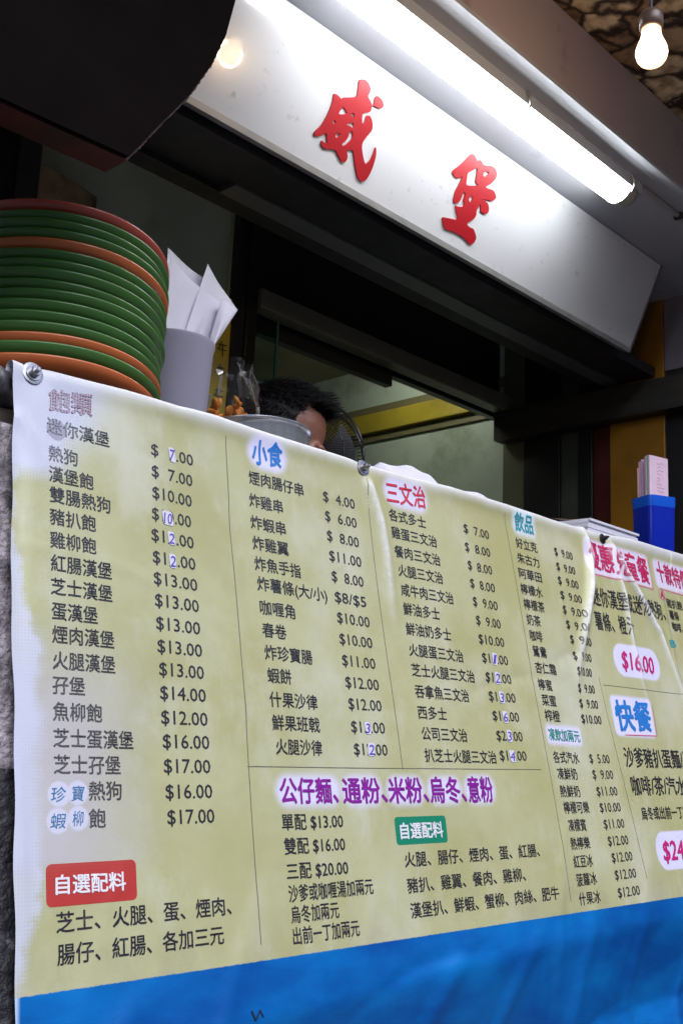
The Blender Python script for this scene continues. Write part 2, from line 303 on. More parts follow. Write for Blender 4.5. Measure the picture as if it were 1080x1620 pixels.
GLYPHS = [[[[1.3768,0.2013],[1.3893,0.2075],[1.4011,0.2053],[1.4107,0.1982],[1.4115,0.1895],[1.4088,0.1819],[1.4179,0.1791],[1.4264,0.173],[1.4291,0.1641],[1.4281,0.1587],[1.4108,0.1496],[1.4137,0.1389],[1.4196,0.1295],[1.4234,0.1365],[1.4219,0.1492],[1.4309,0.1532],[1.44,0.1472],[1.4469,0.1368],[1.4476,0.1296],[1.4414,0.1175],[1.4349,0.1012],[1.4366,0.0918],[1.4428,0.0827],[1.4514,0.0727],[1.4606,0.0643],[1.4692,0.0768],[1.4717,0.0915],[1.4707,0.1073],[1.477,0.0989],[1.48,0.0899],[1.4816,0.0718],[1.4805,0.0541],[1.4759,0.0385],[1.4669,0.0317],[1.4567,0.0324],[1.4468,0.0402],[1.4344,0.0554],[1.4246,0.0681],[1.4191,0.0768],[1.4085,0.0739],[1.4031,0.0691],[1.4103,0.0621],[1.4118,0.0527],[1.4067,0.0459],[1.3983,0.0462],[1.3881,0.0527],[1.3754,0.0597],[1.3644,0.0559],[1.352,0.0506],[1.3425,0.0514],[1.3371,0.0556],[1.3369,0.0618],[1.3443,0.0596],[1.3532,0.0626],[1.3471,0.0681],[1.3448,0.0753],[1.3403,0.0786],[1.3347,0.0726],[1.3298,0.0663],[1.3204,0.0623],[1.3129,0.0639],[1.316,0.0717],[1.3237,0.084],[1.3273,0.0954],[1.331,0.1116],[1.3321,0.1283],[1.3314,0.1394],[1.3278,0.1507],[1.3366,0.1523],[1.3454,0.1507],[1.3515,0.1478],[1.352,0.1538],[1.3693,0.1614],[1.3841,0.1698],[1.3809,0.1835],[1.377,0.1948]],[[1.3607,0.1397],[1.3691,0.1354],[1.3753,0.1324],[1.3655,0.126],[1.3539,0.1211],[1.3561,0.1311]],[[1.3824,0.1347],[1.3893,0.1399],[1.393,0.1387],[1.395,0.1313],[1.3893,0.1326]],[[1.3483,0.1088],[1.3471,0.0993],[1.3563,0.1042],[1.3534,0.107]],[[1.3795,0.1117],[1.3871,0.1178],[1.3968,0.1247],[1.4008,0.1165],[1.3996,0.1117],[1.3933,0.1148]],[[1.3642,0.083],[1.367,0.0892],[1.3745,0.0929],[1.3751,0.0894],[1.3706,0.0817],[1.3664,0.0798]],[[1.3941,0.101],[1.4002,0.1104],[1.4076,0.0978],[1.4043,0.09],[1.3963,0.077],[1.3889,0.073],[1.3862,0.076],[1.3927,0.0846],[1.3967,0.0947]],[[1.4296,0.1937],[1.4434,0.1942],[1.4543,0.1874],[1.4561,0.1815],[1.4494,0.1751],[1.4401,0.1739],[1.433,0.1743],[1.4278,0.1715],[1.4316,0.1762],[1.4282,0.1838]]],[[[1.7397,0.2062],[1.7481,0.2059],[1.7559,0.2026],[1.7614,0.1983],[1.7653,0.2007],[1.7683,0.2046],[1.7765,0.2039],[1.7841,0.1991],[1.7973,0.2035],[1.8092,0.208],[1.8212,0.2086],[1.8306,0.2043],[1.8366,0.1948],[1.8352,0.1867],[1.8268,0.1736],[1.8116,0.16],[1.8265,0.1615],[1.8419,0.1647],[1.8526,0.1592],[1.8586,0.154],[1.855,0.1466],[1.848,0.1416],[1.8326,0.1385],[1.8143,0.1342],[1.8277,0.1343],[1.8402,0.1317],[1.8482,0.1243],[1.8505,0.1161],[1.8436,0.1089],[1.8348,0.107],[1.8254,0.1086],[1.8225,0.1158],[1.815,0.1233],[1.8142,0.1155],[1.8112,0.1039],[1.8164,0.0969],[1.8139,0.0885],[1.8062,0.0788],[1.7965,0.0728],[1.7986,0.0662],[1.8113,0.0657],[1.8222,0.0676],[1.8321,0.0608],[1.8419,0.0523],[1.8398,0.041],[1.8319,0.0335],[1.8222,0.0337],[1.8077,0.0382],[1.7878,0.0398],[1.7673,0.0388],[1.7499,0.0367],[1.7365,0.0338],[1.7272,0.0406],[1.7155,0.0536],[1.7315,0.0576],[1.7477,0.0616],[1.7615,0.0639],[1.7629,0.0718],[1.7517,0.0793],[1.7427,0.0905],[1.7479,0.0903],[1.7661,0.0952],[1.7692,0.1023],[1.7606,0.1093],[1.7625,0.1225],[1.7534,0.127],[1.7527,0.1149],[1.7514,0.1027],[1.7452,0.0951],[1.7344,0.0938],[1.7304,0.1031],[1.7284,0.1169],[1.7319,0.1314],[1.7341,0.144],[1.7352,0.1524],[1.7277,0.1472],[1.718,0.1418],[1.7083,0.1428],[1.6994,0.1486],[1.7039,0.1569],[1.7152,0.1695],[1.7252,0.1846],[1.7333,0.1989]],[[1.7669,0.1875],[1.7579,0.1764],[1.7444,0.165],[1.7485,0.1557],[1.7524,0.1405],[1.7664,0.1447],[1.788,0.1527],[1.7902,0.1573],[1.7788,0.1563],[1.7749,0.1694],[1.7716,0.1813]],[[1.7923,0.187],[1.8099,0.1942],[1.8075,0.1858],[1.8027,0.1794],[1.7939,0.178]],[[1.7831,0.1278],[1.7867,0.1277],[1.7876,0.1199],[1.7849,0.1122],[1.7753,0.1165],[1.7761,0.1235]]]]

# ------------------------------------------------------------------ the street and the shop's shell
street = obj('ground', B(-60, 60, -60, .86, -.3, 0), mat('asphalt', (.05, .05, .055), .85, var=.3, scale=3, bump=.3, bscale=60)); tag(street, kind='structure')
floor_ = obj('floor', B(-1.5, 6, .864, 4.5, -.3, .12), mat('floor_tile', (.16, .15, .14), .5, var=.2)); tag(floor_, kind='structure')
dark = mat('black_paint', (.018, .018, .020), .55, var=.4, scale=6)
cream_ceiling = mat('kitchen_ceiling', (.30, .27, .17), .7, var=.2, scale=4)
greenwall = mat('green_gloss_paint', (.42, .48, .40), .38, var=.16, scale=2.2, bump=.05, bscale=9, dirt=(.17, .18, .11), dirt_amt=.25, dscale=2.5)

ceil_mat = bpy.data.materials.new('crazy_paving_print'); ceil_mat.use_nodes = True
def build_ceiling_material(m):
    n = m.node_tree.nodes; l = m.node_tree.links; p = n['Principled BSDF']; p.inputs['Roughness'].default_value = .55
    tc = n.new('ShaderNodeTexCoord')
    nz = n.new('ShaderNodeTexNoise'); nz.inputs['Scale'].default_value = 9; nz.inputs['Detail'].default_value = 5; l.new(tc.outputs['Object'], nz.inputs[0])
    mx = n.new('ShaderNodeMix'); mx.data_type = 'RGBA'; mx.inputs[0].default_value = .10; l.new(tc.outputs['Object'], mx.inputs[6]); l.new(nz.outputs[1], mx.inputs[7])
    v = n.new('ShaderNodeTexVoronoi'); v.feature = 'DISTANCE_TO_EDGE'; v.inputs['Scale'].default_value = 13; l.new(mx.outputs[2], v.inputs[0])
    r = n.new('ShaderNodeValToRGB'); r.color_ramp.elements[0].position = .03; r.color_ramp.elements[0].color = (.05, .028, .022, 1)
    r.color_ramp.elements[1].position = .13; r.color_ramp.elements[1].color = (.72, .58, .38, 1); l.new(v.outputs[0], r.inputs[0])
    v2 = n.new('ShaderNodeTexVoronoi'); v2.inputs['Scale'].default_value = 13; l.new(mx.outputs[2], v2.inputs[0])
    sx = n.new('ShaderNodeSeparateColor'); l.new(v2.outputs['Color'], sx.inputs[0])
    r2 = n.new('ShaderNodeValToRGB'); r2.color_ramp.elements[0].position = .25; r2.color_ramp.elements[0].color = (.34, .23, .17, 1)
    r2.color_ramp.elements[1].position = .62; r2.color_ramp.elements[1].color = (1, 1, 1, 1); l.new(sx.outputs[0], r2.inputs[0])
    mm = n.new('ShaderNodeMix'); mm.data_type = 'RGBA'; mm.blend_type = 'MULTIPLY'; mm.inputs[0].default_value = .85; l.new(r.outputs[0], mm.inputs[6]); l.new(r2.outputs[0], mm.inputs[7])
    n3 = n.new('ShaderNodeTexNoise'); n3.inputs['Scale'].default_value = 30; n3.inputs['Detail'].default_value = 8; l.new(tc.outputs['Object'], n3.inputs[0])
    r3 = n.new('ShaderNodeValToRGB'); r3.color_ramp.elements[0].position = .36; r3.color_ramp.elements[0].color = (.25, .17, .12, 1); r3.color_ramp.elements[1].position = .58; r3.color_ramp.elements[1].color = (1, 1, 1, 1); l.new(n3.outputs[0], r3.inputs[0])
    m2 = n.new('ShaderNodeMix'); m2.data_type = 'RGBA'; m2.blend_type = 'MULTIPLY'; m2.inputs[0].default_value = .8; l.new(mm.outputs[2], m2.inputs[6]); l.new(r3.outputs[0], m2.inputs[7])
    l.new(m2.outputs[2], p.inputs['Base Color'])
    b = n.new('ShaderNodeBump'); b.inputs['Strength'].default_value = .3; b.inputs['Distance'].default_value = .01; l.new(v.outputs[0], b.inputs['Height']); l.new(b.outputs[0], p.inputs['Normal'])
build_ceiling_material(ceil_mat)
arcade = obj('arcade_ceiling', B(-2, 6, .52, 1.2, Z(1.47), Z(1.62)), ceil_mat); tag(arcade, kind='structure')
opp = empty('blocker', (0, -9, 0)); tag(opp, 'plain grey building added unseen across the street to block low sky light', 'blocker')  # unseen, added with its wall and windows to cut low sky light
obj('wall', B(-22, 24, -6, 0, 0, 6.3), mat('far_render', (.20, .19, .19), .85, var=.2, scale=1), opp)
for k in range(9):
    for j in range(2): obj('window', B(-19 + 4.6 * k, -17 + 4.6 * k, .002, .03, 1.0 + 2.6 * j, 2.4 + 2.6 * j), mat('far_window', (.04, .045, .05), .2) if k + j == 0 else bpy.data.materials['far_window'], opp)
kc = obj('kitchen_ceiling', B(-1.5, 6, 2.02, 4.5, Z(1.335), Z(1.62)), cream_ceiling); tag(kc, kind='structure')
bw = obj('back_wall', B(-1.5, 6, 3.0, 3.1, 0.12, Z(1.335)), greenwall)
tag(bw, 'pale green rear wall of the kitchen, in shadow behind the cook', 'wall')
lw = obj('added_left_wall', B(-.4, -.3, 1.2, 3.0, 0.12, Z(1.06)), dark); tag(lw, 'dark wall added to close the stall at its far left, out of view', 'wall')  # unseen wall, added to keep sky light from leaking into the stall

# canopy: soffit + fascia
grey_paint = mat('soffit_paint', (.42, .42, .45), .5, var=.06, scale=3, bump=.03, bscale=12, dirt=(.2, .19, .2), dirt_amt=.12, dscale=3)
canopy = empty('canopy', (0, 1.2, Z(1.305)))
tag(canopy, 'grey painted canopy with a deep fascia, running above the shop sign', 'canopy')
def soffit_profile():
    bm = bmesh.new()
    # rounded front lip so the edge catches the tube's light
    pr = [(1.965, 0)]
    pr += [(1.108, 0), (1.088, -.003), (1.068, -.013), (1.060, -.016)]
    pr += [(1.057, -.014), (1.056, -.010)]
    pr += [(1.056, .161), (1.965, .161)]
    ends = []
    for x in (-2, 6): ends.append([bm.verts.new((x, y - 1.2, z)) for y, z in pr])
    k = len(pr)
    for i in range(k): bm.faces.new((ends[0][i], ends[0][(i + 1) % k], ends[1][(i + 1) % k], ends[1][i])).material_index = 1 if i >= 6 else 0
    bm.faces.new(ends[0]); bm.faces.new(ends[1])
    return bm
obj('soffit', soffit_profile(), [grey_paint, mat('fascia_paint', (.46, .38, .42), .5, var=.06, scale=3, dirt=(.2, .15, .15), dirt_amt=.1)], canopy)
bm = bmesh.new(); tube(bm, [(2.16 - 0, 1.135 - 1.2, -.006), (2.4, 1.132 - 1.2, -.006), (3.5, 1.13 - 1.2, -.006)], .006, 8); obj('cable', bm, mat('cable_grey', (.35, .34, .34), .5), canopy, 60)
for i, x in enumerate((2.33, 2.75)): obj('cable_clip', B(x, x + .012, 1.122 - 1.2, 1.142 - 1.2, -.014, -.0005), mat('clip_black', (.03, .03, .03), .5) if i == 0 else bpy.data.materials['clip_black'], canopy)

# shop sign
A_ = Vector((0, 1.4, Z(1.076))); T_ = (Vector((0, 1.3, Z(1.305))) - A_); SH = T_.length; T_.normalize(); N_ = Vector((1, 0, 0)).cross(T_)
if N_.y > 0: N_ = -N_
sign = empty('shop_sign', A_)
tag(sign, 'long white sign board with two red brush characters, tilted above the stall opening', 'sign')
def SP(s, t, h=0): return Vector((s, 0, 0)) + T_ * t + N_ * h
def slab(bm, s0, s1, t0, t1, h0, h1):
    v = [bm.verts.new(SP(s, t, h)) for h in (h0, h1) for s, t in ((s0, t0), (s1, t0), (s1, t1), (s0, t1))]
    for f in ((0, 3, 2, 1), (4, 5, 6, 7), (0, 1, 5, 4), (1, 2, 6, 5), (2, 3, 7, 6), (3, 0, 4, 7)): bm.faces.new([v[i] for i in f])
sign_white = mat('sign_acrylic', (.66, .66, .68), .22, var=.03, scale=3, coat=.6, dirt=(.38, .37, .36), dirt_amt=.03, dscale=38)
bm = bmesh.new(); slab(bm, .2, 2.573, .010, SH - .004, -.03, 0); obj('board', bm, sign_white, sign)
bm = bmesh.new(); slab(bm, .2, 2.573, -.002, .010, -.03, .0025); obj('bottom_trim', bm, mat('trim_aluminium', (.40, .39, .37), .4, .3, var=.15, scale=12), sign)
bm = bmesh.new(); slab(bm, 2.573, 2.578, -.002, SH - .004, -.03, .003); obj('end_trim', bm, mat('trim_dark', (.12, .11, .13), .4), sign)
red_letter = mat('letter_red', (.40, .008, .014), .35)
def smooth_poly(P, it=2):
    P = [Vector(p) for p in P]
    for _ in range(it):
        q = []
        for i in range(len(P)):
            a, b = P[i], P[(i + 1) % len(P)]; q += [a * .78 + b * .22, a * .22 + b * .78]
        P = q
    return P
def curve_mesh(loops, ext):
    cu = bpy.data.curves.new('tmp', 'CURVE'); cu.dimensions = '2D'; cu.fill_mode = 'BOTH'; cu.extrude = ext; cu.bevel_depth = .0002; cu.bevel_resolution = 1
    for L in loops:
        sp = cu.splines.new('POLY'); sp.points.add(len(L) - 1); sp.use_cyclic_u = True
        for k, p in enumerate(L): sp.points[k].co = (p[0], p[1], 0, 1)
    o = bpy.data.objects.new('tmp', cu); COL.objects.link(o); bpy.context.view_layer.update()
    me = bpy.data.meshes.new_from_object(o.evaluated_get(bpy.context.evaluated_depsgraph_get())); bpy.data.objects.remove(o)
    return me
for k, G in enumerate(GLYPHS):
    me = curve_mesh([smooth_poly(L) for L in G], .0012)
    for v in me.vertices: v.co = SP(v.co.x, v.co.y, .0019 + v.co.z)
    link('brush_character', me, red_letter, sign)

# tube lamp on the soffit
lamp = empty('tube_lamp', (1.55, 1.170, Z(1.305)))
tag(lamp, 'lit white fluorescent tube lamp fixed under the canopy above the sign', 'lamp')
obj('batten', B(-.40, .61, -.026, .026, -.022, -.0005), mat('lamp_housing', (.55, .55, .52), .4), lamp, bevel=.002)
obj('side_plate', B(-.41, .60, -.0395, -.0372, -.026, -.0008), mat('side_plate_grey', (.55, .55, .56), .4), lamp)
bm = bmesh.new()
pr = [(.034 * math.cos(a), -.018 - .034 * math.sin(a)) for a in (math.pi * i / 16 for i in range(17))]
E_ = [[bm.verts.new((x, y * sc, -.018 + (z + .018) * sc)) for y, z in pr] for x, sc in ((-.38, 1), (.555, 1), (.570, .93), (.580, .8), (.586, .6))]
for a, b in zip(E_, E_[1:]):
    for i in range(16): bm.faces.new((a[i], a[i + 1], b[i + 1], b[i]))
    bm.faces.new((a[0], b[0], b[-1], a[-1]))
bm.faces.new(E_[0]); bm.faces.new(E_[-1])
obj('diffuser', bm, glow('tube_light', (.91, .955, 1.0), TUBE), lamp, 50)
bm = bmesh.new(); lathe(bm, [(.0, .606), (.020, .604), (.030, .597), (.034, .585), (.0355, .556), (.0345, .556), (.033, .584)], 28, (0, 0, -.018), 'X')
for v in bm.verts: v.co.z = min(v.co.z, -.0008)
obj('end_cap', bm, mat('cap_plastic', (.50, .48, .40), .45), lamp, 40)
for x in (.12, .545):
    bm = bmesh.new(); tube(bm, [(x, -.043, -.002), (x + .004, -.046, -.014), (x + .008, -.045, -.028), (x + .012, -.036, -.037)], .0028, 8); obj('clip', bm, mat('clip_metal', (.45, .44, .42), .35, .8), lamp, 60)

# bare bulb hanging in front
BP = Vector((1.455, .745, Z(1.113)))
bulb = empty('light_bulb', BP)
tag(bulb, 'glowing warm light bulb hanging bare under the patterned ceiling', 'light bulb')
bm = bmesh.new(); lathe(bm, [(0, -.030), (.010, -.0285), (.018, -.0245), (.0235, -.017), (.0258, -.008), (.0250, 0), (.0215, .010), (.0180, .018), (.0160, .026), (.0150, .036)], 32)
bg = glow('filament_glow', (1, .70, .42), 7.0); n_ = bg.node_tree.nodes; lw = n_.new('ShaderNodeLayerWeight'); lw.inputs[0].default_value = .5
rm = n_.new('ShaderNodeValToRGB'); rm.color_ramp.elements[0].position = .25; rm.color_ramp.elements[0].color = (1, .72, .42, 1); rm.color_ramp.elements[1].position = .95; rm.color_ramp.elements[1].color = (.16, .062, .016, 1)
bg.node_tree.links.new(lw.outputs['Facing'], rm.inputs[0]); bg.node_tree.links.new(rm.outputs[0], n_['Principled BSDF'].inputs['Emission Color'])
obj('glass', bm, bg, bulb, 180)
bl = bpy.data.lights.new('bulb_light', 'POINT'); bl.energy = BULB; bl.color = (1, .68, .40); bl.shadow_soft_size = .029; blo = bpy.data.objects.new('bulb_light', bl); COL.objects.link(blo); blo.location = (0, 0, -.004); blo.parent = bulb
bm = bmesh.new(); lathe(bm, [(.0165, .0365), (.019, .039), (.0195, .058), (.016, .066), (.006, .072), (.004, .074)], 24); obj('socket', bm, mat('bakelite', (.10, .06, .045), .35), bulb, 50)
bm = bmesh.new(); tube(bm, [(0, 0, .07), (.003, .002, .16), (-.002, .004, .26), (0, 0, .3568)], .0032, 8); obj('cord', bm, mat('cord_dark', (.04, .03, .03), .6), bulb, 60)

# dark curved panel over the stall's left end
hood_pts = [(.20, .643), (.661, .659), (.675, .679), (.694, .709), (.741, .779), (.772, .838), (.791, .89), (.803, .95), (.797, 1.0), (.765, 1.07), (.709, 1.126), (.60, 1.18), (.20, 1.20)]
def hood(y0, y1, grow=0.0):
    bm = bmesh.new(); c = Vector((.45, .92))
    P = [Vector(p) for p in hood_pts]
    Q = []
    for i in range(len(P)):
        a, b = P[i], P[(i + 1) % len(P)]
        n = 14 if 1 <= i < 10 else 1
        for k in range(n): Q.append(a.lerp(b, k / n))
    if grow: Q = [q + (q - c).normalized() * (grow + rnd.uniform(-.0008, .0013)) for q in Q]
    f = [[bm.verts.new((q.x - .45, y - 1.0, q.y - .65)) for q in Q] for y in (y0, y1)]
    k = len(Q)
    for i in range(k): bm.faces.new((f[0][i], f[0][(i + 1) % k], f[1][(i + 1) % k], f[1][i]))
    bm.faces.new(f[0]); bm.faces.new(f[1])
    return bm
hd = empty('hanging_panel', (.45, 1.0, Z(.65)))
tag(hd, 'big black curved panel with a dark red rim, hanging at the upper left corner', 'panel')
obj('face', hood(1.0, 1.006), mat('panel_black', (.0035, .0018, .0015), .75, spec=.05, var=.4, scale=5), hd)
obj('rim', hood(1.0065, 1.05, .003), mat('rim_red', (.10, .012, .014), .55, var=.3, scale=20, dirt=(.02, .01, .01), dirt_amt=.5, dscale=12), hd)

# soffit over the opening, frames, transom
sof = empty('opening_soffit', (1.5, 1.6, Z(1.07)))
tag(sof, 'black soffit under the sign with a grey shutter rail along it', 'soffit')
bm = bmesh.new(); box(bm, -2.5, 1.6, -.165, -.06, 0, .03); box(bm, -2.5, 1.6, -.008, .04, 0, .03); box(bm, -2.5, 1.6, -.06, -.008, .012, .03); obj('boards', bm, dark, sof)
obj('shutter_rail', B(-.23, 1.3, -.058, -.010, -.004, .011), mat('rail_grey', (.17, .17, .175), .45, .5, var=.3, scale=30, stretch=(1, 30, 1)), sof)
upper = obj('transom_board', B(1.70, 2.7955, 1.985, 2.01, Z(1.04), Z(1.62)), mat('transom_black', (.026, .016, .016), .35, var=.5, scale=3)); tag(upper, 'black transom board above the sliding window rail', 'board')
win = empty('window_frame', (1.66, 1.95, Z(0)))
tag(win, 'dark sliding window frame behind the cook with a narrow clear glass leaf', 'window')
fr = mat('bronze_frame', (.050, .045, .040), .35, .6, var=.2, scale=20)
fr2 = mat('olive_rail', (.21, .20, .14), .42, .2, var=.2, scale=9)
obj('post', B(-.005, .028, -.02, .02, -.6, 1.45), fr, win, bevel=.002)
obj('post_dark_side', B(-.038, -.006, -.012, .012, -.6, 1.45), dark, win)
obj('top_rail', B(.03, 1.134, -.03, .018, 1.045, 1.096), fr2, win, bevel=.003)
obj('track', B(.08, .60, .03, .055, 1.005, 1.038), mat('track_dark', (.03, .03, .026), .4), win)
obj('track_strip', B(.12, .22, .0235, .0285, 1.052, 1.078), mat('strip_olive', (.30, .28, .16), .5), win)
gl = bpy.data.materials.new('clear_glass'); gl.use_nodes = True
p_ = gl.node_tree.nodes['Principled BSDF']; p_.inputs['Transmission Weight'].default_value = 1; p_.inputs['Roughness'].default_value = .02; p_.inputs['IOR'].default_value = 1.45; p_.inputs['Base Color'].default_value = (.78, .95, .88, 1)
obj('glass_leaf', B(.030, .118, .004, .010, -.6, 1.044), gl, win)
obj('glass_edge', B(.1182, .124, .003, .011, -.6, 1.044), mat('glass_green_edge', (.06, .22, .19), .2), win)

# left partition: frosted pane, mullions, poster, yellow note
pale = mat('frosted_pane', (.80, .88, .72), .45, trans=.45, var=.25, scale=3, dirt=(.35, .38, .20), dirt_amt=.3, dscale=2.2)
lp = empty('left_partition', (1.35, 1.96, 0)); tag(lp, 'dull green partition pane with dark mullions behind the plate stack', 'partition')
obj('pane', B(-.275, .277, .022, .034, .12, Z(1.45)), pale, lp)
obj('mullion', B(-.325, -.276, -.01, .03, .12, Z(1.45)), mat('mullion_grey', (.085, .08, .075), .45, .3), lp, bevel=.002)
obj('mullion', B(-1.5, -.327, .0, .03, .12, Z(1.45)), dark, lp)
bm = bmesh.new(); sheet(bm, lambda a, b: (1.075 + a * .155 + .004 * math.sin(b * 5), 1.966 - .002 * math.sin(a * 3.1), Z(.82) + b * .36 * (1 - .05 * a * a)), 8, 8)
ps = obj('poster', bm, mat('old_paper', (.50, .38, .20), .7, var=.25, scale=9, dirt=(.10, .055, .03), dirt_amt=.5, dscale=6)); tag(ps, 'stained brown paper pasted on the green pane behind the plates', 'poster')
nt_ = empty('paper_note', (1.59, 1.955, Z(.9)))
tag(nt_, 'yellow paper note with handwriting beside the dark window post', 'note')
bm = bmesh.new(); sheet(bm, lambda a, b: (-.12 + a * .155, -.002 - .004 * math.sin(b * 3), -.25 + b * .40), 6, 10); obj('paper', bm, mat('yellow_paper', (.92, .70, .07), .6, var=.12), nt_)

# right side: kitchen side wall, yellow ledge, coloured door leaves, dark beam
XW = 2.8
sw = empty('side_wall', (XW, 2.4, .12)); tag(sw, 'pale green gloss kitchen side wall with a yellow ledge along it', 'wall')
obj('plaster', B(0, .08, -.43, .6, 0, Z(1.334) - .12), greenwall, sw)
obj('ledge', B(-.030, -.0005, -.375, .6, Z(1.078) - .12, Z(1.148) - .12), mat('ledge_yellow', (.38, .29, .03), .32, var=.2, scale=7, dirt=(.2, .14, .02), dirt_amt=.3, dscale=5), sw, bevel=.003)
obj('ledge_shade_strip', B(-.012, -.0005, -.436, .6, Z(1.150) - .12, Z(1.180) - .12), mat('shade_olive', (.15, .13, .06), .5), sw)  # dark strip standing in for the shade above the ledge
obj('lower_shade_strip', B(-.010, -.0005, -.436, .6, Z(1.050) - .12, Z(1.0765) - .12), bpy.data.materials['shade_olive'], sw)  # same dark colour for the shade below the ledge
leaves = [(1.885, 1.968, 'olive', (.13, .13, .08), 1.30), (1.755, 1.884, 'black', (.012, .013, .013), 1.30), (1.692, 1.754, 'grey green', (.055, .065, .05), 1.30), (1.642, 1.691, 'black', (.010, .011, .011), 1.30), (1.583, 1.641, 'dark red', (.06, .010, .008), 1.30), (1.408, 1.582, 'orange', (.27, .12, .009), 1.304), (1.15, 1.407, 'black', (.012, .012, .016), 1.02)]
words = {'olive': 'olive strip', 'black': 'black strip', 'grey green': 'grey green strip', 'dark red': 'dark red strip', 'orange': 'orange strip'}
lab = ['narrow olive door leaf next to the green kitchen wall', 'wide black door leaf between the olive and grey green leaves', 'grey green door leaf between two black ones', 'narrow black door leaf between the grey green and dark red leaves', 'dark red door leaf beside the orange panel', 'tall orange panel rising past the right end of the sign', 'black panel at the far right behind the blue tumbler']
for i, (y0, y1, nm, c, zt) in enumerate(leaves):
    o = obj('door_leaf', B(XW - .004 - .006 * (i % 2), XW + .05, y0, y1, .12, Z(zt)), mat('leaf_' + nm.replace(' ', '_'), c, .4, var=.3, scale=4, dirt=tuple(k * .5 for k in c), dirt_amt=.2), bevel=.002)
    tag(o, lab[i], 'panel', 'painted leaves along the right side')
o = obj('side_panel', B(XW - .004, XW + .05, 1.06, 1.407, Z(1.085), Z(1.304)), mat('panel_lavender', (.17, .16, .20), .5, var=.15)); tag(o, 'grey lavender panel beyond the orange one at the right edge', 'panel')
o = obj('side_panel', B(XW - .002, XW + .05, 1.06, 1.407, Z(1.022), Z(1.083)), bpy.data.materials['leaf_black']); tag(o, 'short black filler panel under the grey lavender one', 'panel')
beam = obj('beam', B(XW - .06, XW - .012, .95, 1.965, Z(.951), Z(1.047)), mat('beam_dark', (.022, .020, .018), .45, var=.5, scale=4, stretch=(1, 1, 8))); tag(beam, 'dark timber beam crossing the orange panel at the right', 'beam')
beam2 = obj('right_wall', B(XW + .09, XW + .2, -.2, 3.0, .12, Z(1.304)), dark); tag(beam2, 'dark side wall behind the painted door leaves', 'wall')

# lamp assumed from the lit kitchen walls, unseen behind the transom board
kl = empty('assumed_lamp', (2.45, 2.19, Z(1.333))); tag(kl, 'assumed, unseen fluorescent lamp on the kitchen ceiling behind the transom board', 'lamp')
obj('housing', B(-.04, .04, -.155, .155, -.03, -.001), bpy.data.materials['lamp_housing'], kl)
bm = bmesh.new(); tube(bm, [(0, -.145, -.044), (0, .145, -.044)], .013, 12); obj('tube', bm, glow('assumed_tube_light', (.95, 1.0, .86), KITCHEN), kl, 60)

# ------------------------------------------------------------------ the counter and the menu banner (frame leaning back 11.3 degrees)
AL = math.radians(11.3); CA, SA = math.cos(AL), math.sin(AL)
def W(u, off, v):                            # banner frame -> world
    return Vector((u, (1 + off) * CA + v * SA, Z(-(1 + off) * SA + v * CA)))
ORG = W(0, 0, 0)
wood = mat('counter_board', (.09, .07, .055), .6, var=.3, scale=8, stretch=(1, 8, 8))
counter = empty('counter', (1.6, 1.3, .12)); tag(counter, 'long dark stall counter hidden behind the menu banner', 'counter')
obj('top', B(-1.15, 1.12, -.178, .16, Z(.335) - .12, Z(.36) - .12), wood, counter, bevel=.003)
bm = bmesh.new()
pr = [W(0, .10, .368), W(0, .13, .368), Vector((0, 1.10, .12)), Vector((0, 1.02, .12))]
ends = [[bm.verts.new((x - 1.6, p.y - 1.3, p.z - .12)) for p in pr] for x in (.615, 2.72)]
for i in range(4): bm.faces.new((ends[0][i], ends[0][(i + 1) % 4], ends[1][(i + 1) % 4], ends[1][i]))
bm.faces.new(ends[0]); bm.faces.new(ends[1]); obj('front_board', bm, wood, counter)
bm = bmesh.new(); tube(bm, [Vector((.60, W(0, .012, .606).y - .0, W(0, .012, .606).z)) - Vector((1.6, 1.3, .12)), Vector((2.72, W(0, .012, .606).y, W(0, .012, .606).z)) - Vector((1.6, 1.3, .12))], .0075, 12); obj('hanging_bar', bm, mat('bar_steel', (.4, .4, .42), .35, .9), counter, 60)
# weathered concrete post left of the banner
conc = mat('weathered_concrete', (.36, .32, .34), .9, var=.45, scale=70, bump=1.0, bscale=120, dirt=(.018, .014, .014), dirt_amt=.55, dscale=16)
bm = bmesh.new()
pr = [(.40, .014, .545), (.40, .20, .545), (.40, .20, .16), (.40, .014, .15)]
def post_side(x):
    return [bm.verts.new(W(x, o_, v_) - Vector((.5, 1.0, 0))) for _, o_, v_ in pr]
a, b = post_side(.40), post_side(.612)
for i in range(4): bm.faces.new((a[i], a[(i + 1) % 4], b[(i + 1) % 4], b[i]))
bm.faces.new(a); bm.faces.new(b)
for v in bm.verts: v.co.z = max(v.co.z, .001)
cp = obj('concrete_post', bm, conc); cp.location = (.5, 1.0, 0); tag(cp, 'weathered pitted concrete post at the left end of the banner', 'post')
bm = bmesh.new(); pr = [(.40, .012, .1595), (.40, .20, .1595), (.40, .20, -1.05), (.40, .012, -1.05)]; a, b = post_side(.40), post_side(.614)
for i in range(4): bm.faces.new((a[i], a[(i + 1) % 4], b[(i + 1) % 4], b[i]))
bm.faces.new(a); bm.faces.new(b)
for v in bm.verts: v.co.z = max(v.co.z, .001)
cp2 = obj('base_board', bm, mat('peeling_black', (.014, .013, .016), .6, var=.5, scale=30, bump=.8, bscale=80, dirt=(.22, .20, .20), dirt_amt=.02, dscale=30)); cp2.location = (.5, 1.0, 0); tag(cp2, 'black peeling board under the concrete post at the lower left edge', 'board')
bm = bmesh.new(); lathe(bm, [(0, -.10), (.021, -.10), (.0235, -.097), (.0235, .06), (.021, .063), (0, .063)], 36, axis='X')
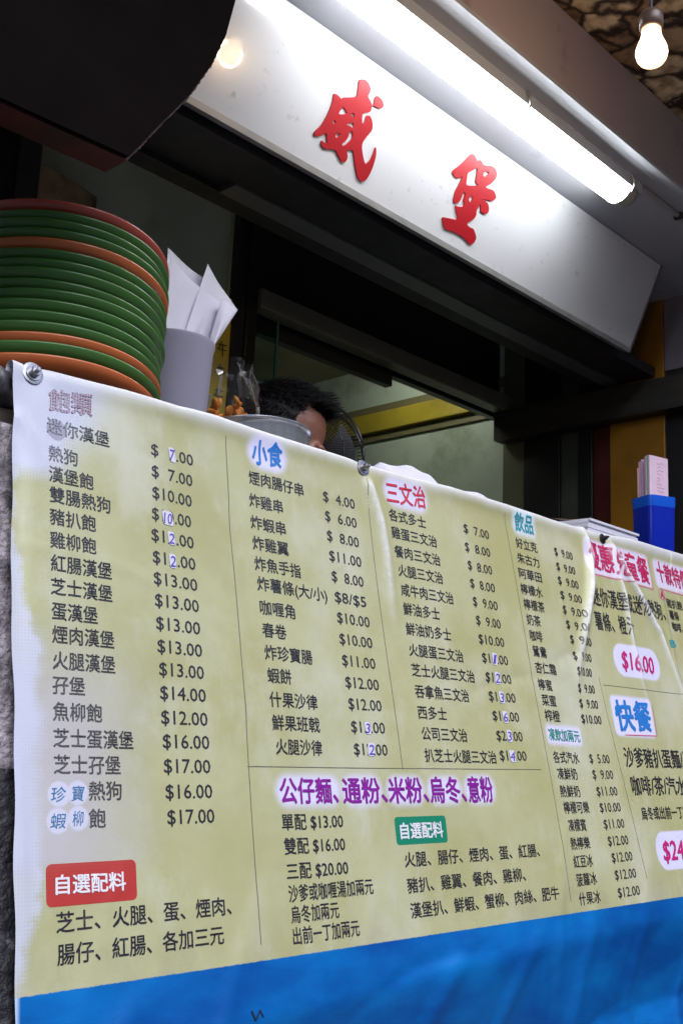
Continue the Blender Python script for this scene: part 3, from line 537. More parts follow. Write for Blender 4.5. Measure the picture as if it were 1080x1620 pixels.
pp = obj('steel_pipe', bm, mat('pipe_zinc', (.30, .30, .32), .4, .8, var=.3, scale=25, dirt=(.08, .07, .07), dirt_amt=.4, dscale=20), None, 40); q = W(.583, .024, .595); pp.location = q; pp.rotation_euler = (0, 0, math.radians(32))
tag(pp, 'short zinc pipe end poking out at the top left corner of the banner', 'pipe')

# ---- banner surface
TOPV = [(.55, .6214), (.5992, .6214), (.6824, .6235), (.7564, .6261), (.8159, .6259), (.9016, .6305), (.9704, .6297), (1.0828, .6291), (1.2006, .6299), (1.299, .6294), (1.3982, .6328), (1.5821, .6363), (1.7263, .6354), (1.8642, .6397), (1.9255, .6412), (2.045, .6475), (2.2736, .6505), (2.7, .652)]
TU = np.array([a for a, _ in TOPV]); TV = np.array([b for _, b in TOPV])
def topv(u): return np.interp(u, TU, TV)
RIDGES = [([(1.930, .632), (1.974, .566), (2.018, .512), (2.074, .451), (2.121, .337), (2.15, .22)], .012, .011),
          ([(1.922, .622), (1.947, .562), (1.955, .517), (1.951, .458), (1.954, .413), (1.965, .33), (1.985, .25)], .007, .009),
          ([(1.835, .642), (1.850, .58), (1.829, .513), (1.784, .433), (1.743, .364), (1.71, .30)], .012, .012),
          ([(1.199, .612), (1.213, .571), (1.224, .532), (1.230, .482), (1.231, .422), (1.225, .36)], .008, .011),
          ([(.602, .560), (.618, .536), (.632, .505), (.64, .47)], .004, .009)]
CR_ = random.Random(21)
SOFT = []
for k in range(26):
    u0, v0 = CR_.uniform(.62, 2.3), CR_.uniform(-.40, .58); a = CR_.choice([CR_.gauss(1.45, .25), CR_.gauss(0.15, .3), CR_.gauss(-1.2, .3)]); L_ = CR_.uniform(.06, .22)
    SOFT.append((u0, v0, math.cos(a), math.sin(a), L_, CR_.uniform(.0008, .0024) * CR_.choice((1, -1)), CR_.uniform(.006, .014)))
for k in range(9):
    u0 = .65 + .19 * k; SOFT.append((u0, -.16 - .05 * CR_.random(), math.cos(1.2 + CR_.gauss(0, .3)), math.sin(1.2), .13, CR_.uniform(.003, .006), CR_.uniform(.012, .022)))
def crease(u, v):  # mask for whitened folds: part cracked print, part painted highlight
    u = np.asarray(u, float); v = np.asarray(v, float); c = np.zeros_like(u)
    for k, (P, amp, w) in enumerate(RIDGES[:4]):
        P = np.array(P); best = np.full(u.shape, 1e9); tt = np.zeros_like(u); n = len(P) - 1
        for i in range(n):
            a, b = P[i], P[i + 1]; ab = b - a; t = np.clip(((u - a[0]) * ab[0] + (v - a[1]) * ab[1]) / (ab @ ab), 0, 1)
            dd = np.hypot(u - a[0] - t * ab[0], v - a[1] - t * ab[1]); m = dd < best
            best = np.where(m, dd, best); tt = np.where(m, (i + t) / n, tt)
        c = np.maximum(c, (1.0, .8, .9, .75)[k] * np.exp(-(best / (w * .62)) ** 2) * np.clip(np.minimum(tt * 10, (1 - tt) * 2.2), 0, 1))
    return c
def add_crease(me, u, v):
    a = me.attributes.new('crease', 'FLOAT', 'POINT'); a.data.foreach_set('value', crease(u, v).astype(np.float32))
def disp(u, v):
    u = np.asarray(u, float); v = np.asarray(v, float); d = np.zeros_like(u)
    d += .0016 * np.sin(u * 9.1 + v * 2.0) + .0011 * np.sin(u * 21 - v * 7 + 1.3) * np.clip((v + .5), 0, 1)
    d += .0010 * np.sin(v * 15 + u * 4.0)
    low = np.clip((-.02 - v) / .25, 0, 1)
    tuck = np.clip((-.100 - .018 * np.sin(u * 2.2 + .4) - v), 0, .14); d -= .42 * np.sqrt(tuck ** 2 + .012 ** 2) - .42 * .012
    d += low * (.006 * np.sin(u * 7 + v * 16) + .004 * np.sin(u * 15 - v * 11))
    d += .004 * np.exp(-((u - .603) / .012) ** 2) * np.sin(v * 9 + 1)      # loose left edge
    for P, amp, w in RIDGES:
        P = np.array(P); best = np.full(u.shape, 1e9); tt = np.zeros_like(u); n = len(P) - 1
        for i in range(n):
            a, b = P[i], P[i + 1]; ab = b - a; t = np.clip(((u - a[0]) * ab[0] + (v - a[1]) * ab[1]) / (ab @ ab), 0, 1)
            dd = np.hypot(u - a[0] - t * ab[0], v - a[1] - t * ab[1]); m = dd < best
            best = np.where(m, dd, best); tt = np.where(m, (i + t) / n, tt)
        d += amp * np.exp(-(best / w) ** 2) * np.clip(np.minimum(tt * 8 + .25, (1 - tt) * 1.6), 0, 1)
    for u0, v0, cx, cy, L_, amp, w in SOFT:
        x = (u - u0) * cx + (v - v0) * cy; y = -(u - u0) * cy + (v - v0) * cx + .15 * (x * x) / L_
        d += amp * np.exp(-(y / w) ** 2 - (x / L_) ** 2)
    for bu, bv in BOLTS: d -= .004 * np.exp(-(((u - bu) ** 2 + (v - bv) ** 2) / .018 ** 2))
    # swell under the top roll, scalloped between the bolts
    tv = topv(u); d += .006 * np.exp(-((tv - v - .008) / .016) ** 2) * (.35 + .65 * np.abs(np.sin((u - .62) * math.pi / .62)))
    return d
BOLTS = [(.6246, .6104), (1.1958, .6183), (1.9157, .6274)]
def LP(u, v, h=0.0):                          # banner-local point (metres), h towards the street
    return np.stack([u, -(disp(u, v) + h), v], -1)
banner = empty('menu_banner', ORG, (-AL, 0, 0))
tag(banner, 'yellow and blue vinyl menu banner listing snacks and prices in Chinese', 'banner')
def build_cloth():
    us = np.concatenate([np.arange(.599, 1.72, .0065), np.arange(1.72, 2.2, .004), np.arange(2.2, 2.66, .008)])
    ts = np.linspace(0, 1, 190)
    verts = []; uvs = []; nu = len(us)
    rows = []
    edge = .599 + .0012 * np.sin(ts * 23) + .0008 * np.sin(ts * 61)
    for k, t in enumerate(ts):
        tv = topv(us) - .008; v = -.46 + (tv + .46) * t
        uu = us.copy(); uu[0] = edge[k]
        P = LP(uu, v); rows.append(P); uvs.append(np.stack([uu, v], -1))
    last = rows[-1].copy(); lu = uvs[-1].copy()
    for a in np.linspace(0, math.pi, 9)[1:]:
        P = last.copy(); P[:, 1] += .008 * (1 - math.cos(a)); P[:, 2] += .008 * math.sin(a); rows.append(P); q = lu.copy(); q[:, 1] += .008 * a; uvs.append(q)
    for k in range(1, 3):
        P = last.copy(); P[:, 1] += .016; P[:, 2] -= .012 * k; rows.append(P); q = lu.copy(); q[:, 1] += .026 + .012 * k; uvs.append(q)
    V = np.concatenate(rows); U = np.concatenate(uvs); nr = len(rows)
    idx = np.arange(nr * nu).reshape(nr, nu)
    F = np.stack([idx[:-1, :-1], idx[:-1, 1:], idx[1:, 1:], idx[1:, :-1]], -1).reshape(-1, 4)
    me = bpy.data.meshes.new('cloth'); me.from_pydata(V.tolist(), [], F.tolist())
    ul = me.uv_layers.new(name='UVMap'); li = np.empty(len(me.loops), int); me.loops.foreach_get('vertex_index', li); ul.data.foreach_set('uv', U[li].ravel())
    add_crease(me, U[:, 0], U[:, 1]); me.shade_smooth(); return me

# soft white glows printed behind headings: (cu, cv, half w, half h, corner, softness, colour)
LAV = (.66, .64, .84)
HALOS = [(.995, .595, .034, .022, .022, .010, LAV), (1.293, .594, .048, .021, .02, .012, LAV), (1.628, .606, .032, .020, .012, .012, (.62, .72, .80)),
         (1.018, .135, .055, .016, .016, .012, LAV), (1.120, .135, .036, .016, .016, .012, LAV), (1.210, .135, .036, .016, .016, .012, LAV), (1.297, .135, .036, .016, .016, .012, LAV), (1.382, .136, .034, .017, .016, .012, LAV),
         (1.647, .226, .055, .014, .006, .008, LAV), (1.96, .5825, .128, .034, .01, .006, (.70, .62, .78)), (2.22, .585, .105, .030, .01, .008, (.68, .62, .78)), (1.9583, .3785, .088, .031, .031, .004, LAV), (1.9796, .026, .085, .033, .033, .003, LAV), (1.905, .270, .074, .036, .01, .006, LAV)] + [(u_, v_, a_, a_, a_, .0022, (.56, .56, .66)) for u_, v_, a_ in ((.6515, .1325, .0125), (.674, .1335, .0120), (.6498, .1056, .0125), (.6742, .1078, .0120))]
def node_group_wear_highlights():
    g = bpy.data.node_groups.new('banner_print', 'ShaderNodeTree')
    g.interface.new_socket('Color', in_out='OUTPUT', socket_type='NodeSocketColor'); g.interface.new_socket('Wear', in_out='OUTPUT', socket_type='NodeSocketFloat'); g.interface.new_socket('Dots', in_out='OUTPUT', socket_type='NodeSocketFloat'); g.interface.new_socket('Crease', in_out='OUTPUT', socket_type='NodeSocketFloat')
    n = g.nodes; l = g.links; out = n.new('NodeGroupOutput')
    uv = n.new('ShaderNodeUVMap'); uv.uv_map = 'UVMap'; sep = n.new('ShaderNodeSeparateXYZ'); l.new(uv.outputs[0], sep.inputs[0]); U, V = sep.outputs[0], sep.outputs[1]
    def M(op, a, b=None, c=None, clamp=False):
        k = n.new('ShaderNodeMath'); k.operation = op; k.use_clamp = clamp
        for i, x in enumerate((a, b, c)):
            if x is None: continue
            if isinstance(x, (int, float)): k.inputs[i].default_value = x
            else: l.new(x, k.inputs[i])
        return k.outputs[0]
    def ss(x, a, b):                      # smoothstep a->b
        k = n.new('ShaderNodeMapRange'); k.interpolation_type = 'SMOOTHSTEP'; k.inputs[1].default_value = a; k.inputs[2].default_value = b; l.new(x, k.inputs[0]); return k.outputs[0]
    def ssr(x, a, b): return M('SUBTRACT', 1.0, ss(x, a, b))
    def noise(scale, det=5, rough=.5, sx=1, sy=1):
        mp = n.new('ShaderNodeMapping'); mp.inputs['Scale'].default_value = (sx, sy, 1); l.new(uv.outputs[0], mp.inputs[0])
        t = n.new('ShaderNodeTexNoise'); t.inputs['Scale'].default_value = scale; t.inputs['Detail'].default_value = det; t.inputs['Roughness'].default_value = rough; l.new(mp.outputs[0], t.inputs[0]); return t.outputs[0]
    def mix(f, a, b):
        k = n.new('ShaderNodeMix'); k.data_type = 'RGBA'
        if isinstance(f, float): k.inputs[0].default_value = f
        else: l.new(f, k.inputs[0])
        for i, x in ((6, a), (7, b)):
            if isinstance(x, tuple): k.inputs[i].default_value = (*x, 1)
            else: l.new(x, k.inputs[i])
        return k.outputs[2]
    n1 = noise(5, 4); n2 = noise(26, 6, .6); n3 = noise(260, 2)
    col = mix(ss(n1, .35, .65), YEL_A, YEL_B)
    col = mix(M('MULTIPLY', ss(noise(3.1, 5, .6, 1, .8), .48, .72), .80), col, YEL_C)        # pale clouds
    col = mix(M('MULTIPLY', ss(n2, .52, .78), .30), col, (.33, .31, .15))
    col = mix(M('MULTIPLY', ss(noise(11, 7, .65, 1, .6), .50, .70), .38), col, YEL_C)
    # grime along the bottom of the yellow
    gr = M('MULTIPLY', M('MULTIPLY', ssr(V, -.055, .03), ss(noise(14, 6, .65, 1, .5), .42, .7)), .55)
    col = mix(gr, col, (.34, .32, .20))
    # print worn away at the left: edge strip, top corner, grey patch lower down
    du = M('ADD', U, M('MULTIPLY', M('SUBTRACT', n1, .5), .10)); du = M('ADD', du, M('MULTIPLY', M('SUBTRACT', n2, .5), .05))
    wob = M('SUBTRACT', M('ADD', ss(V, .50, .56), ssr(V, .27, .36)), M('MULTIPLY', ssr(V, -.02, .06), .7)); strip = ssr(M('SUBTRACT', du, M('MULTIPLY', wob, .024)), .598, .612)
    corner = M('MULTIPLY', ssr(M('ADD', du, M('MULTIPLY', M('SUBTRACT', .62, V), .55)), .70, .765), ss(V, .47, .50))
    low = M('MULTIPLY', M('MULTIPLY', ssr(du, .66, .80), ss(V, .045, .07)), ssr(V, .20, .34))
    bottom = M('MULTIPLY', M('MULTIPLY', ssr(du, .615, .645), ssr(V, .25, .33)), ss(V, .0, .08))
    top = M('MULTIPLY', ss(M('ADD', M('SUBTRACT', V, M('MULTIPLY', M('SUBTRACT', U, .6), .0122)), M('MULTIPLY', n2, .012)), .606, .628), .85)  # top roll painted whiter, as lit by the tube above
    worn = M('MAXIMUM', M('MAXIMUM', M('MULTIPLY', strip, .8), corner), M('MULTIPLY', bottom, .9))
    wx = n.new('ShaderNodeTexWave'); wx.inputs['Scale'].default_value = 85; wx.bands_direction = 'X'; l.new(uv.outputs[0], wx.inputs[0])
    wy = n.new('ShaderNodeTexWave'); wy.inputs['Scale'].default_value = 85; wy.bands_direction = 'Y'; l.new(uv.outputs[0], wy.inputs[0])
    dots = M('MAXIMUM', wx.outputs['Fac'], wy.outputs['Fac'])
    mid = M('MULTIPLY', M('MULTIPLY', worn, M('SUBTRACT', 1.0, worn)), 4.0)
    worn2 = M('ADD', worn, M('MULTIPLY', mid, M('MULTIPLY', M('SUBTRACT', M('MULTIPLY', dots, n2), .32), .9)), clamp=True)
    col = mix(M('MULTIPLY', low, .75), col, (.47, .44, .50))
    col = mix(worn2, col, (.53, .55, .65))
    col = mix(top, col, (.66, .66, .70))
    for (cu, cv, hw, hh, rc, so, c) in HALOS:
        dx = M('MAXIMUM', M('SUBTRACT', M('ABSOLUTE', M('SUBTRACT', U, cu)), hw - rc), 0.0); dy = M('MAXIMUM', M('SUBTRACT', M('ABSOLUTE', M('SUBTRACT', V, cv)), hh - rc), 0.0)
        dd = M('SQRT', M('ADD', M('MULTIPLY', dx, dx), M('MULTIPLY', dy, dy)))
        col = mix(M('MULTIPLY', ssr(dd, max(rc - so * .5, 0.0005), rc + so), .95), col, c)
    nb = noise(7, 5, .6, .6, 1.6)
    blue = mix(ss(nb, .3, .75), (.001, .068, .29), (.002, .155, .46))
    blue = mix(M('MULTIPLY', ss(noise(40, 6, .7), .66, .74), .35), blue, (.02, .06, .16))
    blue = mix(M('MULTIPLY', ssr(U, .6005, .606), .9), blue, (.45, .6, .75))
    col = mix(ssr(M('ADD', V, M('MULTIPLY', M('SUBTRACT', n3, .5), .0015)), -.0563, -.0548), col, blue)
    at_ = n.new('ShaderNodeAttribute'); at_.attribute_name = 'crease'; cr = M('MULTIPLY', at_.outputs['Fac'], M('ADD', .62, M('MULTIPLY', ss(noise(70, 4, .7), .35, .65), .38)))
    col = mix(M('MULTIPLY', cr, 1.1, None, True), col, (.78, .78, .82))  # folds whitened: cracked print plus tube highlights painted into the colour
    l.new(col, out.inputs[0]); l.new(cr, out.inputs[3]); l.new(M('MAXIMUM', worn, M('MULTIPLY', low, .55)), out.inputs[1]); l.new(dots, out.inputs[2])
    return g
YEL_A, YEL_B, YEL_C = (.385, .375, .175), (.44, .435, .245), (.56, .56, .46)
PRINT = node_group_wear_highlights()
def vinyl_bump(n, l, p, strength=.25):
    uv = n.new('ShaderNodeUVMap'); uv.uv_map = 'UVMap'
    nz = n.new('ShaderNodeTexNoise'); nz.inputs['Scale'].default_value = 420; nz.inputs['Detail'].default_value = 2; l.new(uv.outputs[0], nz.inputs[0])
    n2 = n.new('ShaderNodeTexNoise'); n2.inputs['Scale'].default_value = 22; n2.inputs['Detail'].default_value = 4; l.new(uv.outputs[0], n2.inputs[0])
    ad = n.new('ShaderNodeMath'); ad.operation = 'MULTIPLY_ADD'; ad.inputs[1].default_value = 6.0; l.new(n2.outputs[0], ad.inputs[0]); l.new(nz.outputs[0], ad.inputs[2])
    b = n.new('ShaderNodeBump'); b.inputs['Strength'].default_value = strength; b.inputs['Distance'].default_value = .0006; l.new(ad.outputs[0], b.inputs['Height']); l.new(b.outputs[0], p.inputs['Normal'])
def vinyl():
    m = bpy.data.materials.new('printed_vinyl'); m.use_nodes = True; n = m.node_tree.nodes; l = m.node_tree.links; p = n['Principled BSDF']
    g = n.new('ShaderNodeGroup'); g.node_tree = PRINT; l.new(g.outputs[0], p.inputs['Base Color']); p.inputs['Roughness'].default_value = .34; p.inputs['Specular IOR Level'].default_value = .4
    vinyl_bump(n, l, p); return m
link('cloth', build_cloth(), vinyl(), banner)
def ink(name, c, fade=1.0):
    m = bpy.data.materials.new('ink_' + name); m.use_nodes = True; n = m.node_tree.nodes; l = m.node_tree.links; p = n['Principled BSDF']; p.inputs['Roughness'].default_value = .38
    g = n.new('ShaderNodeGroup'); g.node_tree = PRINT
    a = n.new('ShaderNodeMath'); a.operation = 'MULTIPLY'; l.new(g.outputs[1], a.inputs[0]); l.new(g.outputs[2], a.inputs[1])
    b = n.new('ShaderNodeMath'); b.operation = 'MULTIPLY'; b.inputs[1].default_value = .40 * fade; b.use_clamp = True; l.new(a.outputs[0], b.inputs[0])
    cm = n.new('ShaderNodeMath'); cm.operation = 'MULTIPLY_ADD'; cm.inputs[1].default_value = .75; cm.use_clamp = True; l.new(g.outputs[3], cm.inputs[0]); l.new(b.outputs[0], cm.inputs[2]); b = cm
    x = n.new('ShaderNodeMix'); x.data_type = 'RGBA'; x.inputs[6].default_value = (*c, 1); l.new(b.outputs[0], x.inputs[0]); l.new(g.outputs[0], x.inputs[7]); l.new(x.outputs[2], p.inputs['Base Color'])
    vinyl_bump(n, l, p); return m
INK = {'ink': ink('black', (.022, .020, .030)), 'maroon': ink('maroon', (.16, .012, .06), 1.7), 'hand': ink('pen_blue', (.03, .16, .34), 0), 'white': ink('white', (.72, .70, .74), 0), 'blue': ink('blue', (.02, .18, .55)), 'red': ink('red', (.55, .03, .06)), 'teal': ink('teal', (.03, .28, .33)), 'green': ink('green', (.02, .24, .17)), 'crimson': ink('crimson', (.50, .02, .10)), 'magenta': ink('magenta', (.52, .015, .16)), 'purple': ink('purple', (.22, .012, .26)), 'pen': ink('pen_violet', (.10, .06, .42), 0), 'dab': ink('correction_white', (.60, .59, .67), 0), 'line': ink('rule', (.12, .115, .10)), 'redbox': ink('box_red', (.42, .035, .03), .35), 'greenbox': ink('box_green', (.008, .20, .115), 0), 'greydot': ink('dot_grey', (.33, .32, .40), .0), 'pinkline': ink('pink', (.55, .10, .20), 0)}
BOLD = {'ink': .010, 'maroon': .024, 'hand': 0, 'white': .022, 'blue': .026, 'red': .018, 'teal': .022, 'green': .014, 'crimson': .020, 'magenta': .016, 'purple': .022, 'pen': .006}
LATIN = set('0123456789$./ AB')
CACHE = {}
def glyph_mesh(txt, style):
    key = (txt, style)
    if key not in CACHE:
        cu = bpy.data.curves.new('t', 'FONT'); cu.body = txt; cu.size = 1.0; cu.resolution_u = 2; cu.shear = {'hand': .12, 'pen': .15, 'magenta': .12}.get(style, 0)
        o = bpy.data.objects.new('t', cu); COL.objects.link(o); bpy.context.view_layer.update()
        me = bpy.data.meshes.new_from_object(o.evaluated_get(bpy.context.evaluated_depsgraph_get())); bpy.data.objects.remove(o); bpy.data.curves.remove(cu)
        CACHE[key] = (np.array([v.co[:] for v in me.vertices]), [tuple(p.vertices) for p in me.polygons]); bpy.data.meshes.remove(me)
    return CACHE[key]
def drape(name, items, style, h, parent=banner):
    """items: list of (verts Nx2 in banner coords, faces) -> ONE draped mesh"""
    bm = bmesh.new()
    for P, F in items:
        vs = [bm.verts.new(q) for q in (P if P.shape[1] == 3 else np.hstack([P, np.zeros((len(P), 1))])).tolist()]
        for f in F:
            try: bm.faces.new([vs[i] for i in f])
            except ValueError: pass
    bmesh.ops.dissolve_degenerate(bm, dist=1e-5, edges=bm.edges[:])
    for _ in range(4):
        def lim(e):
            m = (e.verts[0].co + e.verts[1].co) / 2
            return .0028 if m.x > 1.68 and m.y > .2 or 1.19 < m.x < 1.26 and m.y > .34 else .006
        L = [e for e in bm.edges if e.calc_length() > lim(e)]
        if not L: break
        bmesh.ops.subdivide_edges(bm, edges=L, cuts=1)
        bmesh.ops.triangulate(bm, faces=[f for f in bm.faces if len(f.verts) > 4])
    me = bpy.data.meshes.new(name); bm.to_mesh(me); bm.free()
    co = np.empty(len(me.vertices) * 3); me.vertices.foreach_get('co', co); co = co.reshape(-1, 3); uvv = co[:, :2].copy()
    me.vertices.foreach_set('co', LP(uvv[:, 0], uvv[:, 1], h + co[:, 2]).ravel())
    ul = me.uv_layers.new(name='UVMap'); li = np.empty(len(me.loops), int); me.loops.foreach_get('vertex_index', li); ul.data.foreach_set('uv', uvv[li].ravel())
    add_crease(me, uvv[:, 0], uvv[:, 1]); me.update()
    # make every face look to the street
    bm = bmesh.new(); bm.from_mesh(me)
    for f in bm.faces:
        if f.normal.y > 0: f.normal_flip()
    bm.to_mesh(me); bm.free()
    me.shade_smooth()
    return link(name, me, INK[style], parent)
BODY = .0196
def place(txt, style, u0, u1, v0, v1, hh):
    V, F = glyph_mesh(txt, style)
    latin = all(ch in LATIN for ch in txt)
    xa, xb = V[:, 0].min(), V[:, 0].max()
    if latin:
        sy = hh / .69; yc = .345
    else:
        sy = hh / .92; yc = .38
    x = u0 + (V[:, 0] - xa) * (u1 - u0) / (xb - xa)
    y = (v0 + (v1 - v0) * (V[:, 0] - xa) / (xb - xa)) + (V[:, 1] - yc) * sy
    d = .005 if latin and style == 'ink' else BOLD.get(style, .010); em = (u1 - u0) / (xb - xa)
    # a bolder weight: the same strokes printed a hair apart
    sh = [(0, 0)] if d == 0 else [(d, d), (-d, -d), (d, -d), (-d, d)] if d < .016 else [(d, 0), (-d, 0), (0, d), (0, -d), (d * .7, d * .7), (-d * .7, -d * .7), (d * .7, -d * .7), (-d * .7, d * .7)]
    n0 = len(V); P = []; FF = []
    for k, (a, b) in enumerate(sh):
        P.append(np.stack([x + a * em, y + b * sy, np.full(n0, .00005 * k)], -1)); FF += [tuple(i + k * n0 for i in f) for f in F]
    return np.concatenate(P), FF
SECNAMES = {'bun': 'bun_list', 'bunprice': 'bun_prices', 'topping': 'topping_text', 'snack': 'snack_list', 'snackprice': 'snack_prices', 'sandwich': 'sandwich_list', 'sandwichprice': 'sandwich_prices', 'drink': 'drink_list', 'drinkprice': 'drink_prices', 'setmeal': 'set_meal_text', 'fast': 'fast_meal_text', 'noodle': 'noodle_list', 'extra': 'ingredient_list', 'cold': 'cold_drink_list', 'coldprice': 'cold_drink_prices', 'daily': 'daily_special_text'}
SUFFIX = {'ink': '', 'hand': '_handwriting', 'magenta': '_price'}
groups = {}
for sec, st, txt, u0, u1, v0, v1, hh in TEXTS:
    if st == 'ink':
        v0 = v1 = (v0 + v1) / 2
        latin = all(ch in LATIN for ch in txt)
        hh = (hh if sec == 'daily' else .0155) if latin else (hh if sec in ('setmeal', 'fast', 'daily') else BODY)
    groups.setdefault((sec, st), []).append(place(txt, st, u0, u1, v0, v1, hh))
for (sec, st), it in groups.items():
    nm = SECNAMES[sec] if st in SUFFIX else SECNAMES[sec].rsplit('_', 1)[0] + '_heading'
    drape(nm + SUFFIX.get(st, ''), it, st, .0007 if sec in ('setmeal', 'daily', 'fast', 'drinkprice') else .00045)
def rrect(cu, cv, hw, hh, rc, n=6, skew=0.0):
    P = []
    for sx, sy, a0 in ((1, 1, 0), (-1, 1, 90), (-1, -1, 180), (1, -1, 270)):
        for k in range(n + 1):
            a = math.radians(a0 + 90 * k / n); P.append((cu + sx * (hw - rc) + rc * math.cos(a) + skew * (sy * (hh - rc) + rc * math.sin(a)), cv + sy * (hh - rc) + rc * math.sin(a)))
    c = [(cu, cv)]; m = len(P)
    return np.array(P + c), [(i, (i + 1) % m, m) for i in range(m)]
def ell(cu, cv, a, b, n=28, wob=.05):
    P = [(cu + a * math.cos(t) * (1 + rnd.uniform(-wob, wob)), cv + b * math.sin(t) * (1 + rnd.uniform(-wob, wob))) for t in (2 * math.pi * i / n for i in range(n))]
    return np.array(P + [(cu, cv)]), [(i, (i + 1) % n, n) for i in range(n)]
def stroke(p, q, w):
    p, q = np.array(p), np.array(q); d = (q - p) / np.linalg.norm(q - p); nrm = np.array([-d[1], d[0]]) * w / 2; n = max(2, int(np.linalg.norm(q - p) / .006))
    P = []; F = []
    for i in range(n + 1):
        m = p + (q - p) * i / n; P += [m + nrm, m - nrm]
    for i in range(n): F.append((2 * i, 2 * i + 1, 2 * i + 3, 2 * i + 2))
    return np.array(P), F
drape('rule_lines', [stroke(a[:2], a[2:], .0011) for a in RULES], 'line', .0003)
drape('red_heading_box', [rrect(.6900, .043, .0545, .0205, .006)], 'redbox', .0002)
drape('green_heading_box', [rrect(1.2347, .0812, .0555, .0185, .005)], 'greenbox', .0002)
drape('heading_outline', [stroke((1.842, .5455), (2.093, .5445), .0022), stroke((2.0925, .5445), (2.094, .612), .0018)], 'pinkline', .0004)
drape('heading_underline', [stroke((2.125, .551), (2.30, .548), .0022)], 'pinkline', .0004)
drape('heading_shadow_line', [stroke((1.862, .2345), (1.985, .2365), .002), stroke((1.985, .2365), (1.986, .295), .002)], 'pinkline', .0004)
drape('circled_letter_ring', [stroke((2.1262 + .0125 * math.cos(a), .5385 + .0125 * math.sin(a)), (2.1262 + .0125 * math.cos(a + .46), .5385 + .0125 * math.sin(a + .46)), .0018) for a in (2 * math.pi * k / 14 for k in range(14))], 'pinkline', .0004)
for ch, u, v, wu, hv in DABS:
    o = drape('correction_dab', [rrect(u - .0004, v + .0004, wu * .46, hv * .58, .003, skew=rnd.uniform(-.15, .15))], 'dab', .0008)
    P = drape('repriced_digit', [place(ch, 'pen', u - .0004 - wu * .40, u - .0004 + wu * .40, v, v, hv * .88)], 'pen', .0011, banner)
    P.parent = o
drape('paper_dot', [ell(.6549, .5465, .0125, .0135, wob=.02)], 'greydot', .0002)

bolt_steel = mat('bolt_steel', (.42, .41, .43), .32, .9, var=.3, scale=60, dirt=(.10, .08, .07), dirt_amt=.3, dscale=60)
blab = ['steel bolt with a wide washer at the top left corner of the banner', 'steel bolt with a washer at the middle of the banner top edge', 'dark bolt pulling the banner into folds at the right']
for i, (bu, bv) in enumerate(BOLTS):
    P = LP(np.array([bu]), np.array([bv]), 0)[0]; wp = W(bu, P[1], bv)
    b = empty('bolt', wp, (-AL, 0, 0)); tag(b, blab[i], 'bolt', 'bolts along the banner top')
    s = (1.0, .92, .75)[i]
    bm = bmesh.new(); lathe(bm, [(0, -.0005), (.0135 * s, -.0005), (.0142 * s, -.0012), (.0135 * s, -.0022), (.0098 * s, -.0026), (.0098 * s, -.0040), (.0, -.0040)], 32, axis='Y'); obj('washer', bm, bolt_steel if i < 2 else mat('bolt_dark', (.05, .05, .055), .4, .7), b, 35)
    bm = bmesh.new(); lathe(bm, [(0, -.0041), (.0062 * s, -.0041), (.0062 * s, -.0095), (.0054 * s, -.0108), (.0030 * s, -.0108), (.0030 * s, -.0150), (.0024 * s, -.0157), (0, -.0157)], 6 if i == 1 else 20, axis='Y'); obj('head', bm, bolt_steel if i < 2 else bpy.data.materials['bolt_dark'], b, 30)
# black ink scribble at the bottom edge of the banner
drape('scribble', [stroke((.893, -.105), (.899, -.116), .0022), stroke((.899, -.116), (.906, -.106), .0018), stroke((.906, -.106), (.911, -.114), .0016)], 'ink', .0011)

# ------------------------------------------------------------------ plates
mel = {'green': mat('melamine_green', (.060, .165, .034), .33, var=.12, scale=6, coat=.1), 'orange': mat('melamine_orange', (.56, .140, .040), .33, var=.10, scale=6, coat=.25), 'red': mat('melamine_red', (.46, .085, .055), .33, var=.10, scale=6, coat=.25)}
PR = .19
def plate_mesh(name):
    bm = bmesh.new()
    pr = [(0, -.0310), (.098, -.0310), (.100, -.0335), (.108, -.0335), (.112, -.0300), (PR - .040, -.0215), (PR - .016, -.0155), (PR - .0065, -.0105), (PR - .0025, -.0062), (PR - .0005, -.0028), (PR - .0002, -.0012), (PR - .0010, 0), (PR - .0028, -.0002), (PR - .006, -.0040), (PR - .015, -.0098), (PR - .040, -.0165), (.110, -.0255), (0, -.0270)]
    lathe(bm, pr, 160)
    bmesh.ops.recalc_face_normals(bm, faces=bm.faces[:]); me = bpy.data.meshes.new(name); bm.to_mesh(me); bm.free(); me.shade_smooth(); return me
base_plate = plate_mesh('plate')
cols = ['red', 'green', 'green', 'green', 'orange'] + ['green'] * 8 + ['orange', 'green', 'orange']
ordn = ['first', 'second', 'third', 'fourth', 'fifth', 'sixth', 'seventh', 'eighth']
for i, c in enumerate(cols):
    z = .93877 - .01685 * i; u = .7794 + .158 * (z - .8); y = 1.2491 + .0369 * (z - .8)
    me = base_plate.copy(); me.materials.clear()
    o = link('plate', me, mel[c]); o.location = W(u + rnd.uniform(-.0026, .0026), y - 1 + rnd.uniform(-.0026, .0026), z); o.rotation_euler = (-AL + rnd.uniform(-.006, .006), rnd.uniform(-.006, .006), 0)
    if i == 0: lb = 'red orange plate at the very top of the stack'
    elif i < 4: lb = 'green plate, %s below the red plate at the top of the stack' % ordn[i - 1]
    elif i == 4: lb = 'upper orange plate between green ones, fifth from the top'
    elif i < 13: lb = 'green plate, %s in the run of eight greens in the middle of the stack' % ordn[i - 5]
    elif i == 13: lb = 'orange plate just above the lowest green plate of the stack'
    elif i == 14: lb = 'lowest green plate, between two orange ones near the stack bottom'
    else: lb = 'orange plate at the bottom of the stack with its underside showing'
    tag(o, lb, 'plate', 'melamine plates in the stack')

